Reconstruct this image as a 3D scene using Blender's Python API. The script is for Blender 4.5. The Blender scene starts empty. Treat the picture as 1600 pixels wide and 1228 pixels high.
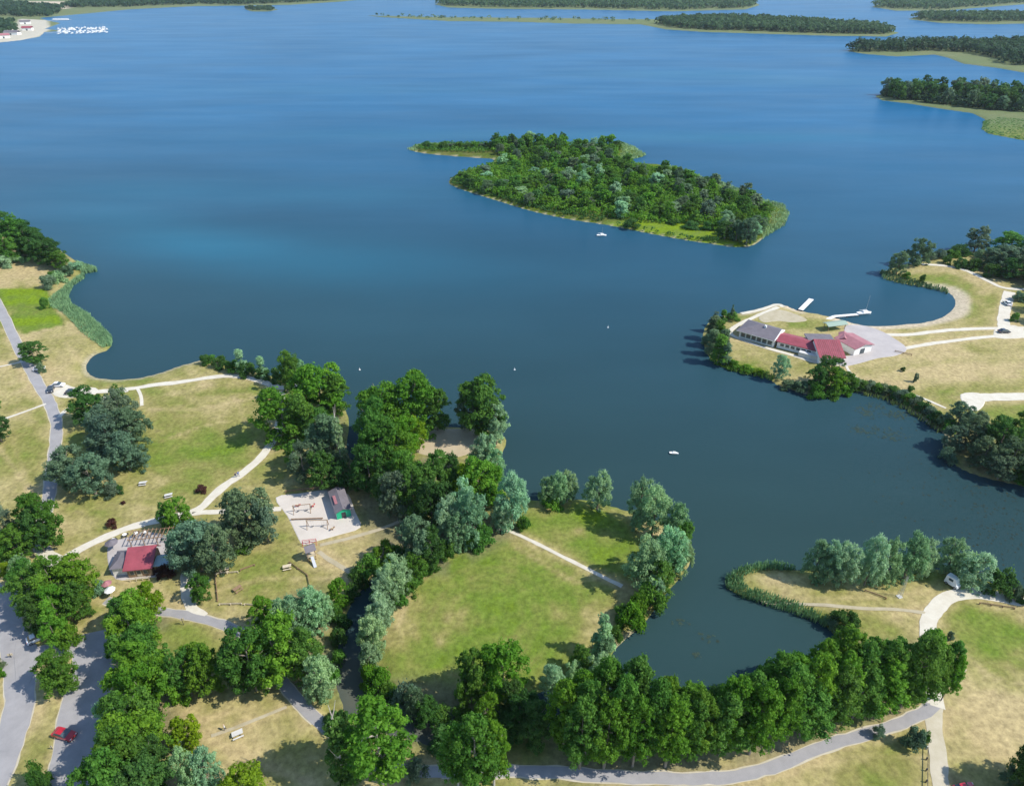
import bpy, math, random
import numpy as np
from math import radians as R, sin, cos, pi

# ------------------------------------------------------------------ camera, sky, sun, exposure
sc = bpy.context.scene
COL = sc.collection
CAM_H = 120.0
PITCH = math.atan(674 / 1080.0)          # depression of the view axis
SUN_EL, SUN_AZ = R(47), R(-12)           # azimuth measured from +x towards +y
cam_d = bpy.data.cameras.new('camera')
cam = bpy.data.objects.new('camera', cam_d)
COL.objects.link(cam)
cam.location = (0, 0, CAM_H)
cam.rotation_euler = (pi / 2 - PITCH, 0, 0)
cam_d.sensor_width = 36
cam_d.lens = 36 * 1080 / 1600
cam_d.clip_start = 1
cam_d.clip_end = 60000
sc.camera = cam

world = bpy.data.worlds.new('World')
sc.world = world
world.use_nodes = True
wn = world.node_tree
bg = wn.nodes['Background']
sky = wn.nodes.new('ShaderNodeTexSky')
sky.sky_type = 'NISHITA'
sky.sun_disc = False
sky.sun_elevation = SUN_EL
sun_dir = np.array([cos(SUN_EL) * cos(SUN_AZ), cos(SUN_EL) * sin(SUN_AZ), sin(SUN_EL)])
sky.sun_rotation = math.atan2(sun_dir[0], sun_dir[1])
sky.altitude = 100
sky.air_density = 1.0
sky.dust_density = 0.3
sky.ozone_density = 3.0
wn.links.new(sky.outputs[0], bg.inputs[0])
bg.inputs[1].default_value = 0.15

sun_d = bpy.data.lights.new('sun', 'SUN')
sun_d.energy = 3.6
sun_d.angle = R(0.5)
sun_d.color = (1.0, 0.955, 0.88)
sun = bpy.data.objects.new('sun', sun_d)
COL.objects.link(sun)
from mathutils import Vector, Matrix
sun.rotation_euler = Vector(-sun_dir).to_track_quat('-Z', 'Y').to_euler()
sun.location = (0, 0, 300)

sc.view_settings.view_transform = 'Standard'
sc.view_settings.look = 'None'
sc.view_settings.exposure = 0.72
sc.view_settings.gamma = 1.0
sc.view_settings.use_curve_mapping = False
sc.render.engine = 'CYCLES'
sc.cycles.use_denoising = True
sc.cycles.max_bounces = 6
sc.cycles.diffuse_bounces = 3
sc.cycles.glossy_bounces = 3
sc.cycles.transmission_bounces = 3
sc.cycles.transparent_max_bounces = 8
sc.cycles.volume_bounces = 0
sc.cycles.sample_clamp_indirect = 6

rnd = random.Random(7)
rng = np.random.default_rng(7)

# ------------------------------------------------------------------ survey: turning picture bearings into ground positions
GZ = 0.9      # height of the land above the lake
CT, ST = cos(PITCH), sin(PITCH)


def g(px, py, z=GZ):
    u, v = (px - 800) / 1080.0, (py - 614) / 1080.0
    dy, dz = CT - v * ST, -ST - v * CT
    t = (z - CAM_H) / dz
    return np.array([u * t, dy * t, z])


def depth(p):
    return p[1] * CT + (CAM_H - p[2]) * ST


def mpp(p):
    return depth(p) / 1080.0


def height_at(p, py):
    v = (py - 614) / 1080.0
    t = p[1] / (CT - v * ST)
    return CAM_H + t * (-ST - v * CT) - p[2]


def G2(pts, z=GZ):
    return np.array([g(a, b, z)[:2] for a, b in pts])


# ------------------------------------------------------------------ small helpers
def new_mesh(name, verts, faces, mats=(), smooth=False, attrs=None, midx=None):
    """faces: an (n,4) or (n,3) array, or a list of tuples."""
    me = bpy.data.meshes.new(name)
    if isinstance(faces, np.ndarray):
        n, k = faces.shape
        me.vertices.add(len(verts))
        me.vertices.foreach_set('co', np.asarray(verts, np.float32).ravel())
        me.loops.add(n * k)
        me.loops.foreach_set('vertex_index', faces.astype(np.int32).ravel())
        me.polygons.add(n)
        me.polygons.foreach_set('loop_start', np.arange(0, n * k, k, dtype=np.int32))
        if midx is not None:
            me.polygons.foreach_set('material_index', np.asarray(midx, np.int32))
        me.update(calc_edges=True)
    else:
        me.from_pydata([tuple(v) for v in verts], [], faces)
    if smooth:
        me.shade_smooth()
    for m in mats:
        me.materials.append(m)
    for an, (typ, val) in (attrs or {}).items():
        a = me.attributes.new(an, typ, 'POINT')
        if typ == 'FLOAT':
            a.data.foreach_set('value', np.asarray(val, np.float32).ravel())
        else:
            a.data.foreach_set('color', np.asarray(val, np.float32).ravel())
    return me


def link(name, me, parent=None, loc=(0, 0, 0), rotz=0.0, scale=(1, 1, 1), color=None, **props):
    o = bpy.data.objects.new(name, me)
    COL.objects.link(o)
    if parent is not None:
        o.parent = parent
    o.location = loc
    o.rotation_euler = (0, 0, rotz)
    o.scale = scale
    if color is not None:
        o.color = (*color, 1)
    for k, v in props.items():
        if v is not None:
            o[k] = v
    return o


class MB:
    """collects simple solids into one mesh"""

    def __init__(s):
        s.v, s.f = [], []

    def add(s, v, f):
        b = len(s.v)
        s.v += [tuple(map(float, p)) for p in v]
        s.f += [tuple(b + i for i in q) for q in f]
        return s

    def box(s, x0, x1, y0, y1, z0, z1):
        return s.add([(x0, y0, z0), (x1, y0, z0), (x1, y1, z0), (x0, y1, z0), (x0, y0, z1), (x1, y0, z1), (x1, y1, z1), (x0, y1, z1)],
                     [(0, 3, 2, 1), (4, 5, 6, 7), (0, 1, 5, 4), (1, 2, 6, 5), (2, 3, 7, 6), (3, 0, 4, 7)])

    def prism(s, poly, z0, z1, top=None):
        n = len(poly)
        top = top or poly
        return s.add([(x, y, z0) for x, y in poly] + [(x, y, z1) for x, y in top],
                     [tuple(range(n - 1, -1, -1)), tuple(range(n, 2 * n))] + [(i, (i + 1) % n, n + (i + 1) % n, n + i) for i in range(n)])

    def tube(s, p0, p1, r0, r1=None, n=6):
        r1 = r0 if r1 is None else r1
        p0, p1 = Vector(p0), Vector(p1)
        d = (p1 - p0).normalized()
        a = d.orthogonal().normalized()
        b = d.cross(a)
        v = []
        for p, r in ((p0, r0), (p1, r1)):
            for i in range(n):
                t = 2 * pi * i / n
                v.append(p + a * r * cos(t) + b * r * sin(t))
        return s.add(v, [tuple(range(n - 1, -1, -1)), tuple(range(n, 2 * n))] + [(i, (i + 1) % n, n + (i + 1) % n, n + i) for i in range(n)])

    def gable(s, x0, x1, y0, y1, z0, zr, axis='x', yr=None, th=0.18, ov=0.4):
        """a pitched roof slab of real thickness; the ridge runs along axis, at yr across"""
        if axis == 'x':
            m = (y0 + y1) / 2 if yr is None else yr
            P = [(y0 - ov, z0), (m, zr), (y1 + ov, z0), (y1 + ov, z0 + th), (m, zr + th), (y0 - ov, z0 + th)]
            A, B = x0 - ov, x1 + ov
            v = [(A, y, z) for y, z in P] + [(B, y, z) for y, z in P]
        else:
            m = (x0 + x1) / 2 if yr is None else yr
            P = [(x0 - ov, z0), (m, zr), (x1 + ov, z0), (x1 + ov, z0 + th), (m, zr + th), (x0 - ov, z0 + th)]
            A, B = y0 - ov, y1 + ov
            v = [(x, A, z) for x, z in P] + [(x, B, z) for x, z in P]
        f = [(0, 1, 4, 5), (1, 2, 3, 4), (6, 11, 10, 7), (7, 10, 9, 8), (0, 6, 7, 1), (1, 7, 8, 2), (2, 8, 9, 3), (3, 9, 10, 4), (4, 10, 11, 5), (5, 11, 6, 0)]
        return s.add(v, f)

    def mesh(s, name, mat):
        me = bpy.data.meshes.new(name)
        me.from_pydata(s.v, [], s.f)
        me.materials.append(mat)
        return me

    def build(s, name, mat, parent=None, **kw):
        return link(name, s.mesh(name, mat), parent, **kw)


def empty(name, loc, rotz=0.0, scale=(1, 1, 1), **props):
    return link(name, None, None, loc, rotz, scale, **props)


def copy_tree(o, loc, rotz, scale=None, **props):
    c = o.copy()
    COL.objects.link(c)
    c.location = loc
    c.rotation_euler = (0, 0, rotz)
    if scale is not None:
        c.scale = scale
    for ch in o.children:
        d = ch.copy()
        COL.objects.link(d)
        d.parent = c
        for g2 in ch.children:
            e = g2.copy()
            COL.objects.link(e)
            e.parent = d
    for k, v in props.items():
        c[k] = v
    return c


# ------------------------------------------------------------------ materials
def mat(name, col=(.5, .5, .5), rough=.8, noise=0.0, nscale=1.0, bump=0.0, spec=.3, metallic=0.0, stretch=(1, 1, 1), col2=None, detail=4):
    m = bpy.data.materials.new(name)
    m.use_nodes = True
    nt = m.node_tree
    N, L = nt.nodes, nt.links
    b = N['Principled BSDF']
    b.inputs['Roughness'].default_value = rough
    b.inputs['Specular IOR Level'].default_value = spec
    b.inputs['Metallic'].default_value = metallic
    b.inputs['Base Color'].default_value = (*col, 1)
    if noise or col2 or bump:
        tc = N.new('ShaderNodeNewGeometry')
        mp = N.new('ShaderNodeMapping')
        mp.inputs['Scale'].default_value = stretch
        L.new(tc.outputs['Position'], mp.inputs['Vector'])
        n = N.new('ShaderNodeTexNoise')
        n.inputs['Scale'].default_value = nscale
        n.inputs['Detail'].default_value = detail
        n.inputs['Roughness'].default_value = .65
        L.new(mp.outputs[0], n.inputs['Vector'])
        mx = N.new('ShaderNodeMix')
        mx.data_type = 'RGBA'
        c2 = col2 or tuple(c * (1 - noise) for c in col)
        c1 = col if col2 else tuple(min(1, c * (1 + noise)) for c in col)
        mx.inputs[6].default_value = (*c1, 1)
        mx.inputs[7].default_value = (*c2, 1)
        rm = N.new('ShaderNodeMapRange')
        rm.inputs['From Min'].default_value = .3
        rm.inputs['From Max'].default_value = .7
        L.new(n.outputs['Fac'], rm.inputs['Value'])
        L.new(rm.outputs[0], mx.inputs[0])
        L.new(mx.outputs[2], b.inputs['Base Color'])
        if bump:
            bp = N.new('ShaderNodeBump')
            bp.inputs['Strength'].default_value = bump
            bp.inputs['Distance'].default_value = .1
            L.new(n.outputs['Fac'], bp.inputs['Height'])
            L.new(bp.outputs[0], b.inputs['Normal'])
    return m


def leaf_material(name, translucent=.5):
    m = bpy.data.materials.new(name)
    m.use_nodes = True
    nt = m.node_tree
    N, L = nt.nodes, nt.links
    b = N['Principled BSDF']
    out = N['Material Output']
    b.inputs['Roughness'].default_value = .55
    b.inputs['Specular IOR Level'].default_value = .12
    oi = N.new('ShaderNodeObjectInfo')
    at = N.new('ShaderNodeAttribute')
    at.attribute_name = 'tint'
    # tint 0..1: value and a little hue variation from clump to clump
    mr = N.new('ShaderNodeMapRange')
    mr.inputs['To Min'].default_value = .74
    mr.inputs['To Max'].default_value = 1.5
    L.new(at.outputs['Fac'], mr.inputs['Value'])
    hs = N.new('ShaderNodeHueSaturation')
    mh = N.new('ShaderNodeMapRange')
    mh.inputs['To Min'].default_value = .515
    mh.inputs['To Max'].default_value = .485
    L.new(at.outputs['Fac'], mh.inputs['Value'])
    L.new(mh.outputs[0], hs.inputs['Hue'])
    L.new(mr.outputs[0], hs.inputs['Value'])
    L.new(oi.outputs['Color'], hs.inputs['Color'])
    L.new(hs.outputs[0], b.inputs['Base Color'])
    tr = N.new('ShaderNodeBsdfTranslucent')
    L.new(hs.outputs[0], tr.inputs['Color'])
    mx = N.new('ShaderNodeMixShader')
    mx.inputs[0].default_value = translucent
    L.new(b.outputs[0], mx.inputs[1])
    L.new(tr.outputs[0], mx.inputs[2])
    L.new(mx.outputs[0], out.inputs['Surface'])
    return m


M_LEAF = leaf_material('leaf')
M_REED = leaf_material('reed_blade', .25)
M_BARK = mat('bark', (.20, .17, .13), .9, noise=.35, nscale=2.0, stretch=(1, 1, .2))
M_BARK_PALE = mat('pale_bark', (.42, .38, .31), .9, noise=.3, nscale=2.0, stretch=(1, 1, .2))
M_ASPHALT = mat('worn_asphalt', (.325, .31, .30), .9, nscale=.35, col2=(.25, .24, .235), bump=.1, detail=8)
M_GRAVEL = mat('pale_gravel', (.60, .56, .46), .95, nscale=.5, col2=(.50, .45, .35), detail=8)
M_DIRT = mat('bare_dirt', (.44, .385, .27), .95, nscale=.5, col2=(.34, .29, .18), detail=8)
M_DUST = mat('pale_dust', (.50, .45, .34), .95, nscale=.5, col2=(.41, .36, .25), detail=8)
M_SAND = mat('play_sand', (.56, .51, .44), .95, nscale=.25, col2=(.47, .42, .36), detail=8)
M_COURT = mat('ochre_sand', (.44, .36, .24), .95, nscale=.2, col2=(.37, .30, .19), detail=8)
M_PAVE = mat('pale_paving', (.44, .40, .37), .9, nscale=.2, col2=(.35, .32, .30), detail=8)
M_REDROOF = mat('red_roof_sheet', (.27, .060, .075), .6, noise=.18, nscale=.6)
M_PINKROOF = mat('faded_red_roof', (.33, .14, .15), .6, noise=.15, nscale=.6)
M_GREYROOF = mat('grey_roof', (.15, .135, .145), .7, noise=.15, nscale=.6)
M_WHITE = mat('white_render', (.78, .76, .71), .8, noise=.05, nscale=.6)
M_GLASS = mat('window_glass', (.05, .07, .08), .08, spec=.6)
M_WOOD = mat('weathered_wood', (.26, .17, .10), .8, noise=.25, nscale=3)
M_PALEWOOD = mat('pale_wood', (.55, .47, .33), .8, noise=.2, nscale=3)
M_METAL = mat('galvanised_metal', (.45, .47, .48), .45, metallic=.6)
M_DARKMETAL = mat('dark_metal', (.05, .05, .055), .5)
M_GREEN = mat('green_cladding', (.02, .42, .22), .5)
M_TEAL = mat('teal_glazing_panel', (.30, .40, .38), .35)
M_CONC = mat('concrete', (.55, .54, .50), .85, noise=.1, nscale=1)


def carpaint(name, c):
    m = mat(name, c, .3, spec=.5)
    m.node_tree.nodes['Principled BSDF'].inputs['Coat Weight'].default_value = .6
    return m


M_CARRED = carpaint('red_car_paint', (.42, .012, .02))
M_CARWHITE = carpaint('white_car_paint', (.78, .78, .78))
M_CARDARK = carpaint('dark_car_paint', (.03, .035, .045))
M_RUBBER = mat('tyre_rubber', (.02, .02, .02), .9)
M_RIM = mat('alloy_rim', (.5, .5, .52), .35, metallic=.8)

# ------------------------------------------------------------------ shorelines (ground positions)
LAND_WEST = G2([(-900, 330), (-300, 332), (0, 345), (40, 362), (80, 380), (108, 398), (126, 412), (130, 426), (112, 440), (106, 455), (105, 468), (118, 478),
    (138, 492), (156, 510), (172, 524), (174, 535), (166, 545), (150, 550), (140, 558), (134, 568), (136, 577), (146, 585), (168, 589), (195, 589), (225, 585), (255, 577),
    (280, 568), (303, 562), (322, 556), (345, 556), (380, 572), (420, 583), (450, 590), (500, 603), (535, 630), (545, 655), (542, 690), (546, 712),
    (556, 712), (562, 690), (568, 672), (600, 662), (650, 660), (700, 663), (760, 668), (792, 682), (780, 715), (776, 745), (795, 766), (838, 778), (900, 775),
    (940, 782), (985, 795), (1035, 812), (1072, 835), (1082, 868), (1062, 900), (1034, 932), (1014, 962), (990, 985), (966, 1006), (952, 1030),
    (955, 1050), (985, 1075), (1040, 1090), (1110, 1090), (1200, 1070), (1265, 1045), (1296, 1018), (1306, 998), (1300, 982), (1272, 962), (1232, 948), (1190, 935),
    (1158, 926), (1138, 915), (1136, 903), (1150, 890), (1172, 882), (1200, 880), (1240, 886), (1300, 886), (1370, 886), (1450, 884), (1505, 890),
    (1560, 908), (1640, 930), (1800, 975), (2400, 1150), (2600, 2000), (400, 2600), (-1500, 2200), (-2500, 900)])
LAND_EAST = G2([(2600, 392), (1800, 388), (1600, 392), (1560, 392), (1520, 390), (1480, 396), (1440, 406), (1405, 413), (1378, 424), (1385, 433), (1410, 440), (1442, 445), (1470, 450),
    (1486, 457), (1493, 467), (1490, 480), (1474, 492), (1448, 500), (1410, 504), (1372, 506), (1345, 504), (1322, 498), (1300, 492), (1272, 486), (1248, 482),
    (1228, 474), (1212, 471), (1190, 478), (1160, 485), (1130, 490), (1108, 500), (1098, 520), (1103, 545), (1114, 562), (1135, 573), (1165, 579), (1198, 586),
    (1214, 598), (1248, 609), (1275, 617), (1308, 616), (1333, 609), (1350, 611), (1382, 619), (1410, 631), (1436, 646), (1458, 664), (1478, 676), (1474, 692),
    (1482, 712), (1505, 730), (1545, 744), (1600, 756), (1800, 800), (2600, 960)])
ISLAND = G2([(638, 232), (652, 226), (700, 223), (770, 224), (850, 224), (930, 226), (968, 222), (988, 229), (1008, 241), (988, 247), (962, 252), (1000, 253), (1030, 255), (1060, 262),
    (1092, 276), (1130, 286), (1160, 297), (1196, 313), (1222, 320), (1231, 334), (1224, 350), (1202, 362), (1180, 380), (1150, 384), (1112, 379), (1070, 373),
    (1010, 362), (950, 350), (890, 341), (830, 328), (780, 313), (738, 300), (705, 288), (702, 279), (722, 266), (758, 258), (772, 248), (740, 245), (700, 242), (660, 238)])
SPIT_A = G2([(1367, 149), (1385, 144), (1440, 142), (1600, 148), (2600, 170), (2600, 420), (1800, 240), (1600, 218), (1572, 213), (1545, 208), (1533, 200), (1540, 186), (1520, 176), (1470, 169), (1420, 161), (1378, 156)])
SPIT_B = G2([(1322, 79), (1345, 73), (1480, 70), (1600, 68), (2600, 68), (2600, 180), (1800, 132), (1600, 113), (1560, 106), (1505, 99), (1482, 90), (1460, 85), (1400, 88), (1350, 84)])
LONG_ISLE = G2([(566, 24), (600, 25), (700, 27), (850, 28), (960, 30), (1040, 30), (1160, 30), (1280, 36), (1370, 43), (1406, 51), (1385, 57), (1300, 56), (1200, 53), (1100, 50), (1040, 46), (1000, 38), (900, 37), (800, 34), (700, 33), (600, 27)])
FAR_ISLE = G2([(678, 7), (690, 3), (800, 1), (1000, 1), (1100, 0), (1180, 3), (1188, 8), (1165, 15), (1050, 18), (900, 15), (770, 14), (700, 12)])
FAR_EAST = G2([(1362, 11), (1375, 5), (1480, 1), (1560, -2), (2600, -6), (2600, 14), (1640, 4), (1560, 10), (1470, 17), (1400, 17)])
LOW_ISLE = G2([(1418, 30), (1440, 24), (1540, 23), (2600, 26), (2600, 60), (1700, 42), (1600, 37), (1540, 38), (1470, 36)])
MARINA_LAND = G2([(-900, 66), (0, 66), (30, 63), (62, 57), (70, 50), (100, 48), (70, 45), (95, 36), (75, 32), (62, 28), (105, 24), (200, 15), (300, 10), (450, 8), (530, 3), (620, -6), (1200, -9), (2600, -14), (3000, -54), (-3000, -54), (-2600, 20)])
ISLET = G2([(380, 14), (395, 12), (425, 13), (436, 15), (420, 18), (392, 18)])
LANDS = [LAND_WEST, LAND_EAST, ISLAND, SPIT_A, SPIT_B, LONG_ISLE, FAR_ISLE, FAR_EAST, LOW_ISLE, MARINA_LAND, ISLET]
CREEK = G2([(648, 872), (618, 888), (592, 905), (570, 930), (556, 960), (548, 1005), (550, 1045), (562, 1078), (585, 1102), (640, 1120), (690, 1135), (750, 1132), (830, 1112), (895, 1085), (948, 1052), (975, 1060)])
CREEK_W = np.interp(np.arange(16), [0, 2, 4, 7, 10, 15], [1.5, 2.0, 2.7, 4.1, 3.0, 4.0])


def seg_dist(P, A, B):
    """distance of points P to every segment A[i]B[i]; returns min distance and the nearest index"""
    best = np.full(len(P), 1e9)
    idx = np.zeros(len(P), int)
    for i in range(len(A)):
        a, d = A[i], B[i] - A[i]
        L2 = max(float(d @ d), 1e-9)
        t = np.clip(((P - a) @ d) / L2, 0, 1)
        q = P - (a + t[:, None] * d)
        dd = np.einsum('ij,ij->i', q, q)
        m = dd < best
        best[m] = dd[m]
        idx[m] = i
    return np.sqrt(best), idx


def inside(P, poly):
    x, y = P[:, 0], P[:, 1]
    c = np.zeros(len(P), bool)
    n = len(poly)
    for i in range(n):
        x0, y0 = poly[i]
        x1, y1 = poly[(i + 1) % n]
        if y0 == y1:
            continue
        m = ((y0 > y) != (y1 > y)) & (x < (x1 - x0) * (y - y0) / (y1 - y0) + x0)
        c ^= m
    return c


def signed(P, poly):
    """+ inside, - outside; points far from the polygon's box get a rough value"""
    lo, hi = poly.min(0), poly.max(0)
    q = np.maximum(np.maximum(lo - P, P - hi), 0)
    out = -np.hypot(q[:, 0], q[:, 1])
    m = out > -15
    if m.any():
        d, _ = seg_dist(P[m], poly, np.roll(poly, -1, 0))
        ins = inside(P[m], poly)
        out[m] = np.where(ins, d, -d)
    return out


def smooth_poly(poly, n=4):
    """Catmull-Rom through the surveyed points"""
    p0, p1, p2, p3 = np.roll(poly, 1, 0), poly, np.roll(poly, -1, 0), np.roll(poly, -2, 0)
    out = []
    for k in range(n):
        t = k / n
        out.append(.5 * ((2 * p1) + (-p0 + p2) * t + (2 * p0 - 5 * p1 + 4 * p2 - p3) * t * t + (-p0 + 3 * p1 - 3 * p2 + p3) * t ** 3))
    return np.stack(out, 1).reshape(-1, 2)


LANDS = [smooth_poly(p, 3) if i < 3 else p for i, p in enumerate(LANDS)]


def creek_sd(P):
    d, i = seg_dist(P, CREEK[:-1], CREEK[1:])
    return d - CREEK_W[i]


def land_sd(P):
    s = np.full(len(P), -1e9)
    for p in LANDS:
        s = np.maximum(s, signed(P, p))
    m = s > -20
    s[m] = np.minimum(s[m], creek_sd(P[m]))
    return s


def vnoise(P, scale, seed=0):
    """smooth value noise in the plane, 0..1"""
    q = P * scale + seed * 17.37
    i = np.floor(q).astype(np.int64)
    f = q - i
    f = f * f * (3 - 2 * f)

    def h(a, b):
        n = (a * 374761393 + b * 668265263 + seed * 974634777) & 0x7fffffff
        n = ((n ^ (n >> 13)) * 1274126177) & 0x7fffffff
        return ((n ^ (n >> 16)) & 0xffff) / 65535.0
    a, b = i[:, 0], i[:, 1]
    return (h(a, b) * (1 - f[:, 0]) + h(a + 1, b) * f[:, 0]) * (1 - f[:, 1]) + (h(a, b + 1) * (1 - f[:, 0]) + h(a + 1, b + 1) * f[:, 0]) * f[:, 1]


def fbm(P, scale, seed=0, oct=4):
    s, a, t = 0, 1, 0
    for k in range(oct):
        s = s + a * vnoise(P, scale * 2 ** k, seed + k)
        t += a
        a *= .55
    return s / t


def sstep(x, a, b):
    t = np.clip((x - a) / (b - a), 0, 1)
    return t * t * (3 - 2 * t)


def rot(P, deg):
    c, s = cos(R(deg)), sin(R(deg))
    return np.stack([P[:, 0] * c + P[:, 1] * s, -P[:, 0] * s + P[:, 1] * c], 1)


def ground_z(P, sd=None):
    P = np.atleast_2d(P)
    sd = land_sd(P) if sd is None else sd
    z = np.where(sd > 0, GZ * sstep(sd, -1.5, 6) * 1.0, 0.0)
    z0 = GZ * float(sstep(np.array([0.0]), -1.5, 6)[0])
    z = np.where(sd > 0, (z - z0) / (GZ - z0) * GZ, np.maximum(sd * .35, -3.0))
    return z


# ------------------------------------------------------------------ roads and paths: (name, label, material, width m, points)
ROADS = [
    ('road', 'grey asphalt park road', M_ASPHALT, 3.0, [(-60, 400), (-20, 450), (2, 485), (20, 525), (42, 567), (64, 606), (80, 634), (88, 664), (86, 700), (80, 740), (76, 780), (66, 815), (62, 845), (74, 872), (60, 900), (35, 925), (15, 950), (18, 975), (30, 1000)]),
    ('road', 'asphalt lane', M_ASPHALT, 5.0, [(-30, 915), (-2, 940), (12, 975), (24, 1010), (31, 1050), (30, 1095), (20, 1140), (2, 1190), (-22, 1250)]),
    ('road', 'asphalt link', M_ASPHALT, 3.6, [(30, 1030), (60, 1022), (95, 1014), (128, 1008), (152, 1000)]),
    ('road', 'parking lane', M_ASPHALT, 8.0, [(158, 985), (152, 1010), (146, 1045), (136, 1080), (128, 1120), (122, 1165), (112, 1210), (100, 1260)]),
    ('path', 'white gravel path', M_GRAVEL, 2.5, [(92, 882), (112, 866), (150, 846), (200, 825), (250, 812), (295, 802), (318, 790), (345, 764), (378, 740), (408, 714), (424, 692), (434, 672), (440, 640), (438, 612)]),
    ('path', 'beach path', M_GRAVEL, 2.3, [(74, 607), (100, 611), (150, 612), (200, 608), (240, 602), (290, 596), (335, 589), (370, 588), (402, 594), (430, 604), (450, 606), (470, 596)]),
    ('path', 'short spur path', M_GRAVEL, 1.0, [(214, 606), (220, 618), (222, 634)]),
    ('path', 'thin footpath', M_GRAVEL, 1.1, [(-40, 664), (0, 656), (20, 650), (45, 641), (72, 631)]),
    ('path', 'thin footpath', M_GRAVEL, .9, [(-40, 580), (0, 573), (36, 565)]),
    ('path', 'side path', M_GRAVEL, 1.6, [(92, 652), (102, 642), (120, 634), (145, 628), (175, 618), (200, 610)]),
    ('path', 'path by terrace', M_GRAVEL, 2.3, [(292, 894), (290, 915), (294, 935), (302, 952), (318, 964)]),
    ('path', 'path by restaurant', M_GRAVEL, 1.6, [(300, 802), (330, 800), (370, 798), (440, 795)]),
    ('road', 'narrow asphalt path', M_ASPHALT, 2.05, [(165, 938), (200, 947), (250, 955), (300, 963), (345, 975), (385, 992), (415, 1020), (436, 1055), (452, 1080), (480, 1110), (512, 1140), (545, 1170), (600, 1196), (680, 1206), (760, 1204), (850, 1206), (950, 1213), (1040, 1216), (1105, 1216), (1165, 1210), (1230, 1190), (1290, 1165), (1350, 1147), (1400, 1132), (1440, 1115), (1462, 1098)]),
    ('road', 'white gravel track', M_GRAVEL, 3.2, [(1462, 1104), (1458, 1070), (1452, 1035), (1449, 1000), (1454, 962), (1476, 937), (1510, 927), (1560, 932), (1620, 946), (1700, 968)]),
    ('path', 'dusty dirt track', M_DUST, 2.8, [(1460, 1096), (1458, 1130), (1464, 1170), (1468, 1210), (1476, 1260)]),
    ('path', 'meadow footpath', M_GRAVEL, 1.0, [(776, 826), (800, 831), (832, 846), (872, 866), (912, 886), (950, 905), (972, 916)]),
    ('path', 'sandy trail', M_DIRT, 1.2, [(498, 862), (520, 878), (548, 894)]),
    ('path', 'sandy trail', M_DIRT, 1.0, [(500, 852), (540, 842), (590, 828), (632, 812)]),
    ('path', 'sandy trail', M_DIRT, .9, [(1190, 938), (1260, 942), (1340, 950), (1400, 952), (1450, 958)]),
    ('path', 'mown track', M_DIRT, .7, [(330, 1150), (390, 1128), (448, 1104)]),
    ('path', 'pale path round the hall', M_GRAVEL, 1.8, [(1216, 480), (1180, 495), (1150, 510), (1141, 521), (1160, 531), (1195, 543), (1235, 554), (1275, 566), (1310, 570)]),
    ('path', 'sandy strip behind the hall', M_GRAVEL, 2.6, [(1160, 489), (1190, 483), (1214, 475), (1224, 479)]),
    ('path', 'upper gravel path', M_GRAVEL, 2.2, [(1345, 512), (1375, 522), (1420, 523), (1470, 517), (1520, 514), (1575, 513), (1640, 512)]),
    ('path', 'lower gravel path', M_GRAVEL, 2.0, [(1380, 548), (1410, 545), (1450, 538), (1510, 530), (1570, 525), (1640, 530)]),
    ('road', 'bleached gravel drive', M_GRAVEL, 4.2, [(1572, 524), (1568, 505), (1570, 485), (1574, 468), (1577, 456)]),
    ('path', 'lane below the trees', M_GRAVEL, 2.4, [(1440, 413), (1480, 416), (1512, 424), (1545, 440), (1575, 451), (1640, 452)]),
    ('road', 'gravel turning spur', M_GRAVEL, 4.5, [(1508, 624), (1540, 621), (1580, 620), (1660, 620)]),
    ('path', 'thin shore path', M_GRAVEL, 1.0, [(1322, 572), (1328, 582), (1345, 594), (1380, 603), (1425, 616), (1460, 630), (1478, 638)]),
    ('path', 'thin shore path', M_GRAVEL, 1.0, [(1500, 655), (1518, 664), (1540, 672)]),
]
PADS = [
    ('playground_sand', 'pale sand floor of the playground', M_SAND, [(430, 777), (470, 770), (505, 765), (528, 768), (545, 772), (556, 800), (564, 824), (530, 836), (498, 845), (474, 852), (462, 835), (448, 806)]),
    ('sand_clearing', 'ochre sand clearing among the trees', M_COURT, [(650, 682), (672, 672), (700, 670), (740, 671), (756, 680), (752, 700), (725, 712), (700, 716), (668, 712), (648, 704)]),
    ('forecourt', 'pale paved forecourt', M_PAVE, [(1318, 512), (1345, 508), (1372, 515), (1395, 527), (1418, 545), (1400, 556), (1372, 560), (1335, 570), (1312, 572), (1316, 558), (1330, 552)]),
    ('terrace_paving', 'pale paving round the restaurant', M_PAVE, [(170, 850), (200, 838), (225, 830), (262, 836), (285, 850), (282, 880), (262, 898), (215, 905), (180, 905), (168, 880)]),
    ('car_park', 'gravel parking place beside the road', M_GRAVEL, [(76, 602), (100, 600), (118, 605), (150, 606), (150, 616), (110, 622), (84, 618)]),
    ('gravel_apron', 'gravel apron at the road junction', M_GRAVEL, [(60, 866), (76, 858), (100, 868), (112, 872), (100, 886), (72, 884)]),
    ('gravel_apron', 'gravel patch at the path end', M_GRAVEL, [(1500, 616), (1530, 614), (1540, 628), (1528, 642), (1510, 638)]),
    ('gravel_apron', 'gravel apron at the drive junction', M_GRAVEL, [(1556, 512), (1585, 508), (1605, 520), (1600, 528), (1556, 528)]),
    ('gravel_yard', 'worn gravel yard behind the hall', M_DIRT, [(1186, 494), (1212, 484), (1236, 488), (1262, 500), (1240, 504), (1215, 502), (1192, 504)]),
    ('parking_apron', 'asphalt turning area by the tree', M_ASPHALT, [(24, 1004), (58, 1006), (62, 1030), (50, 1062), (40, 1075), (24, 1075)]),
]


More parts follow.
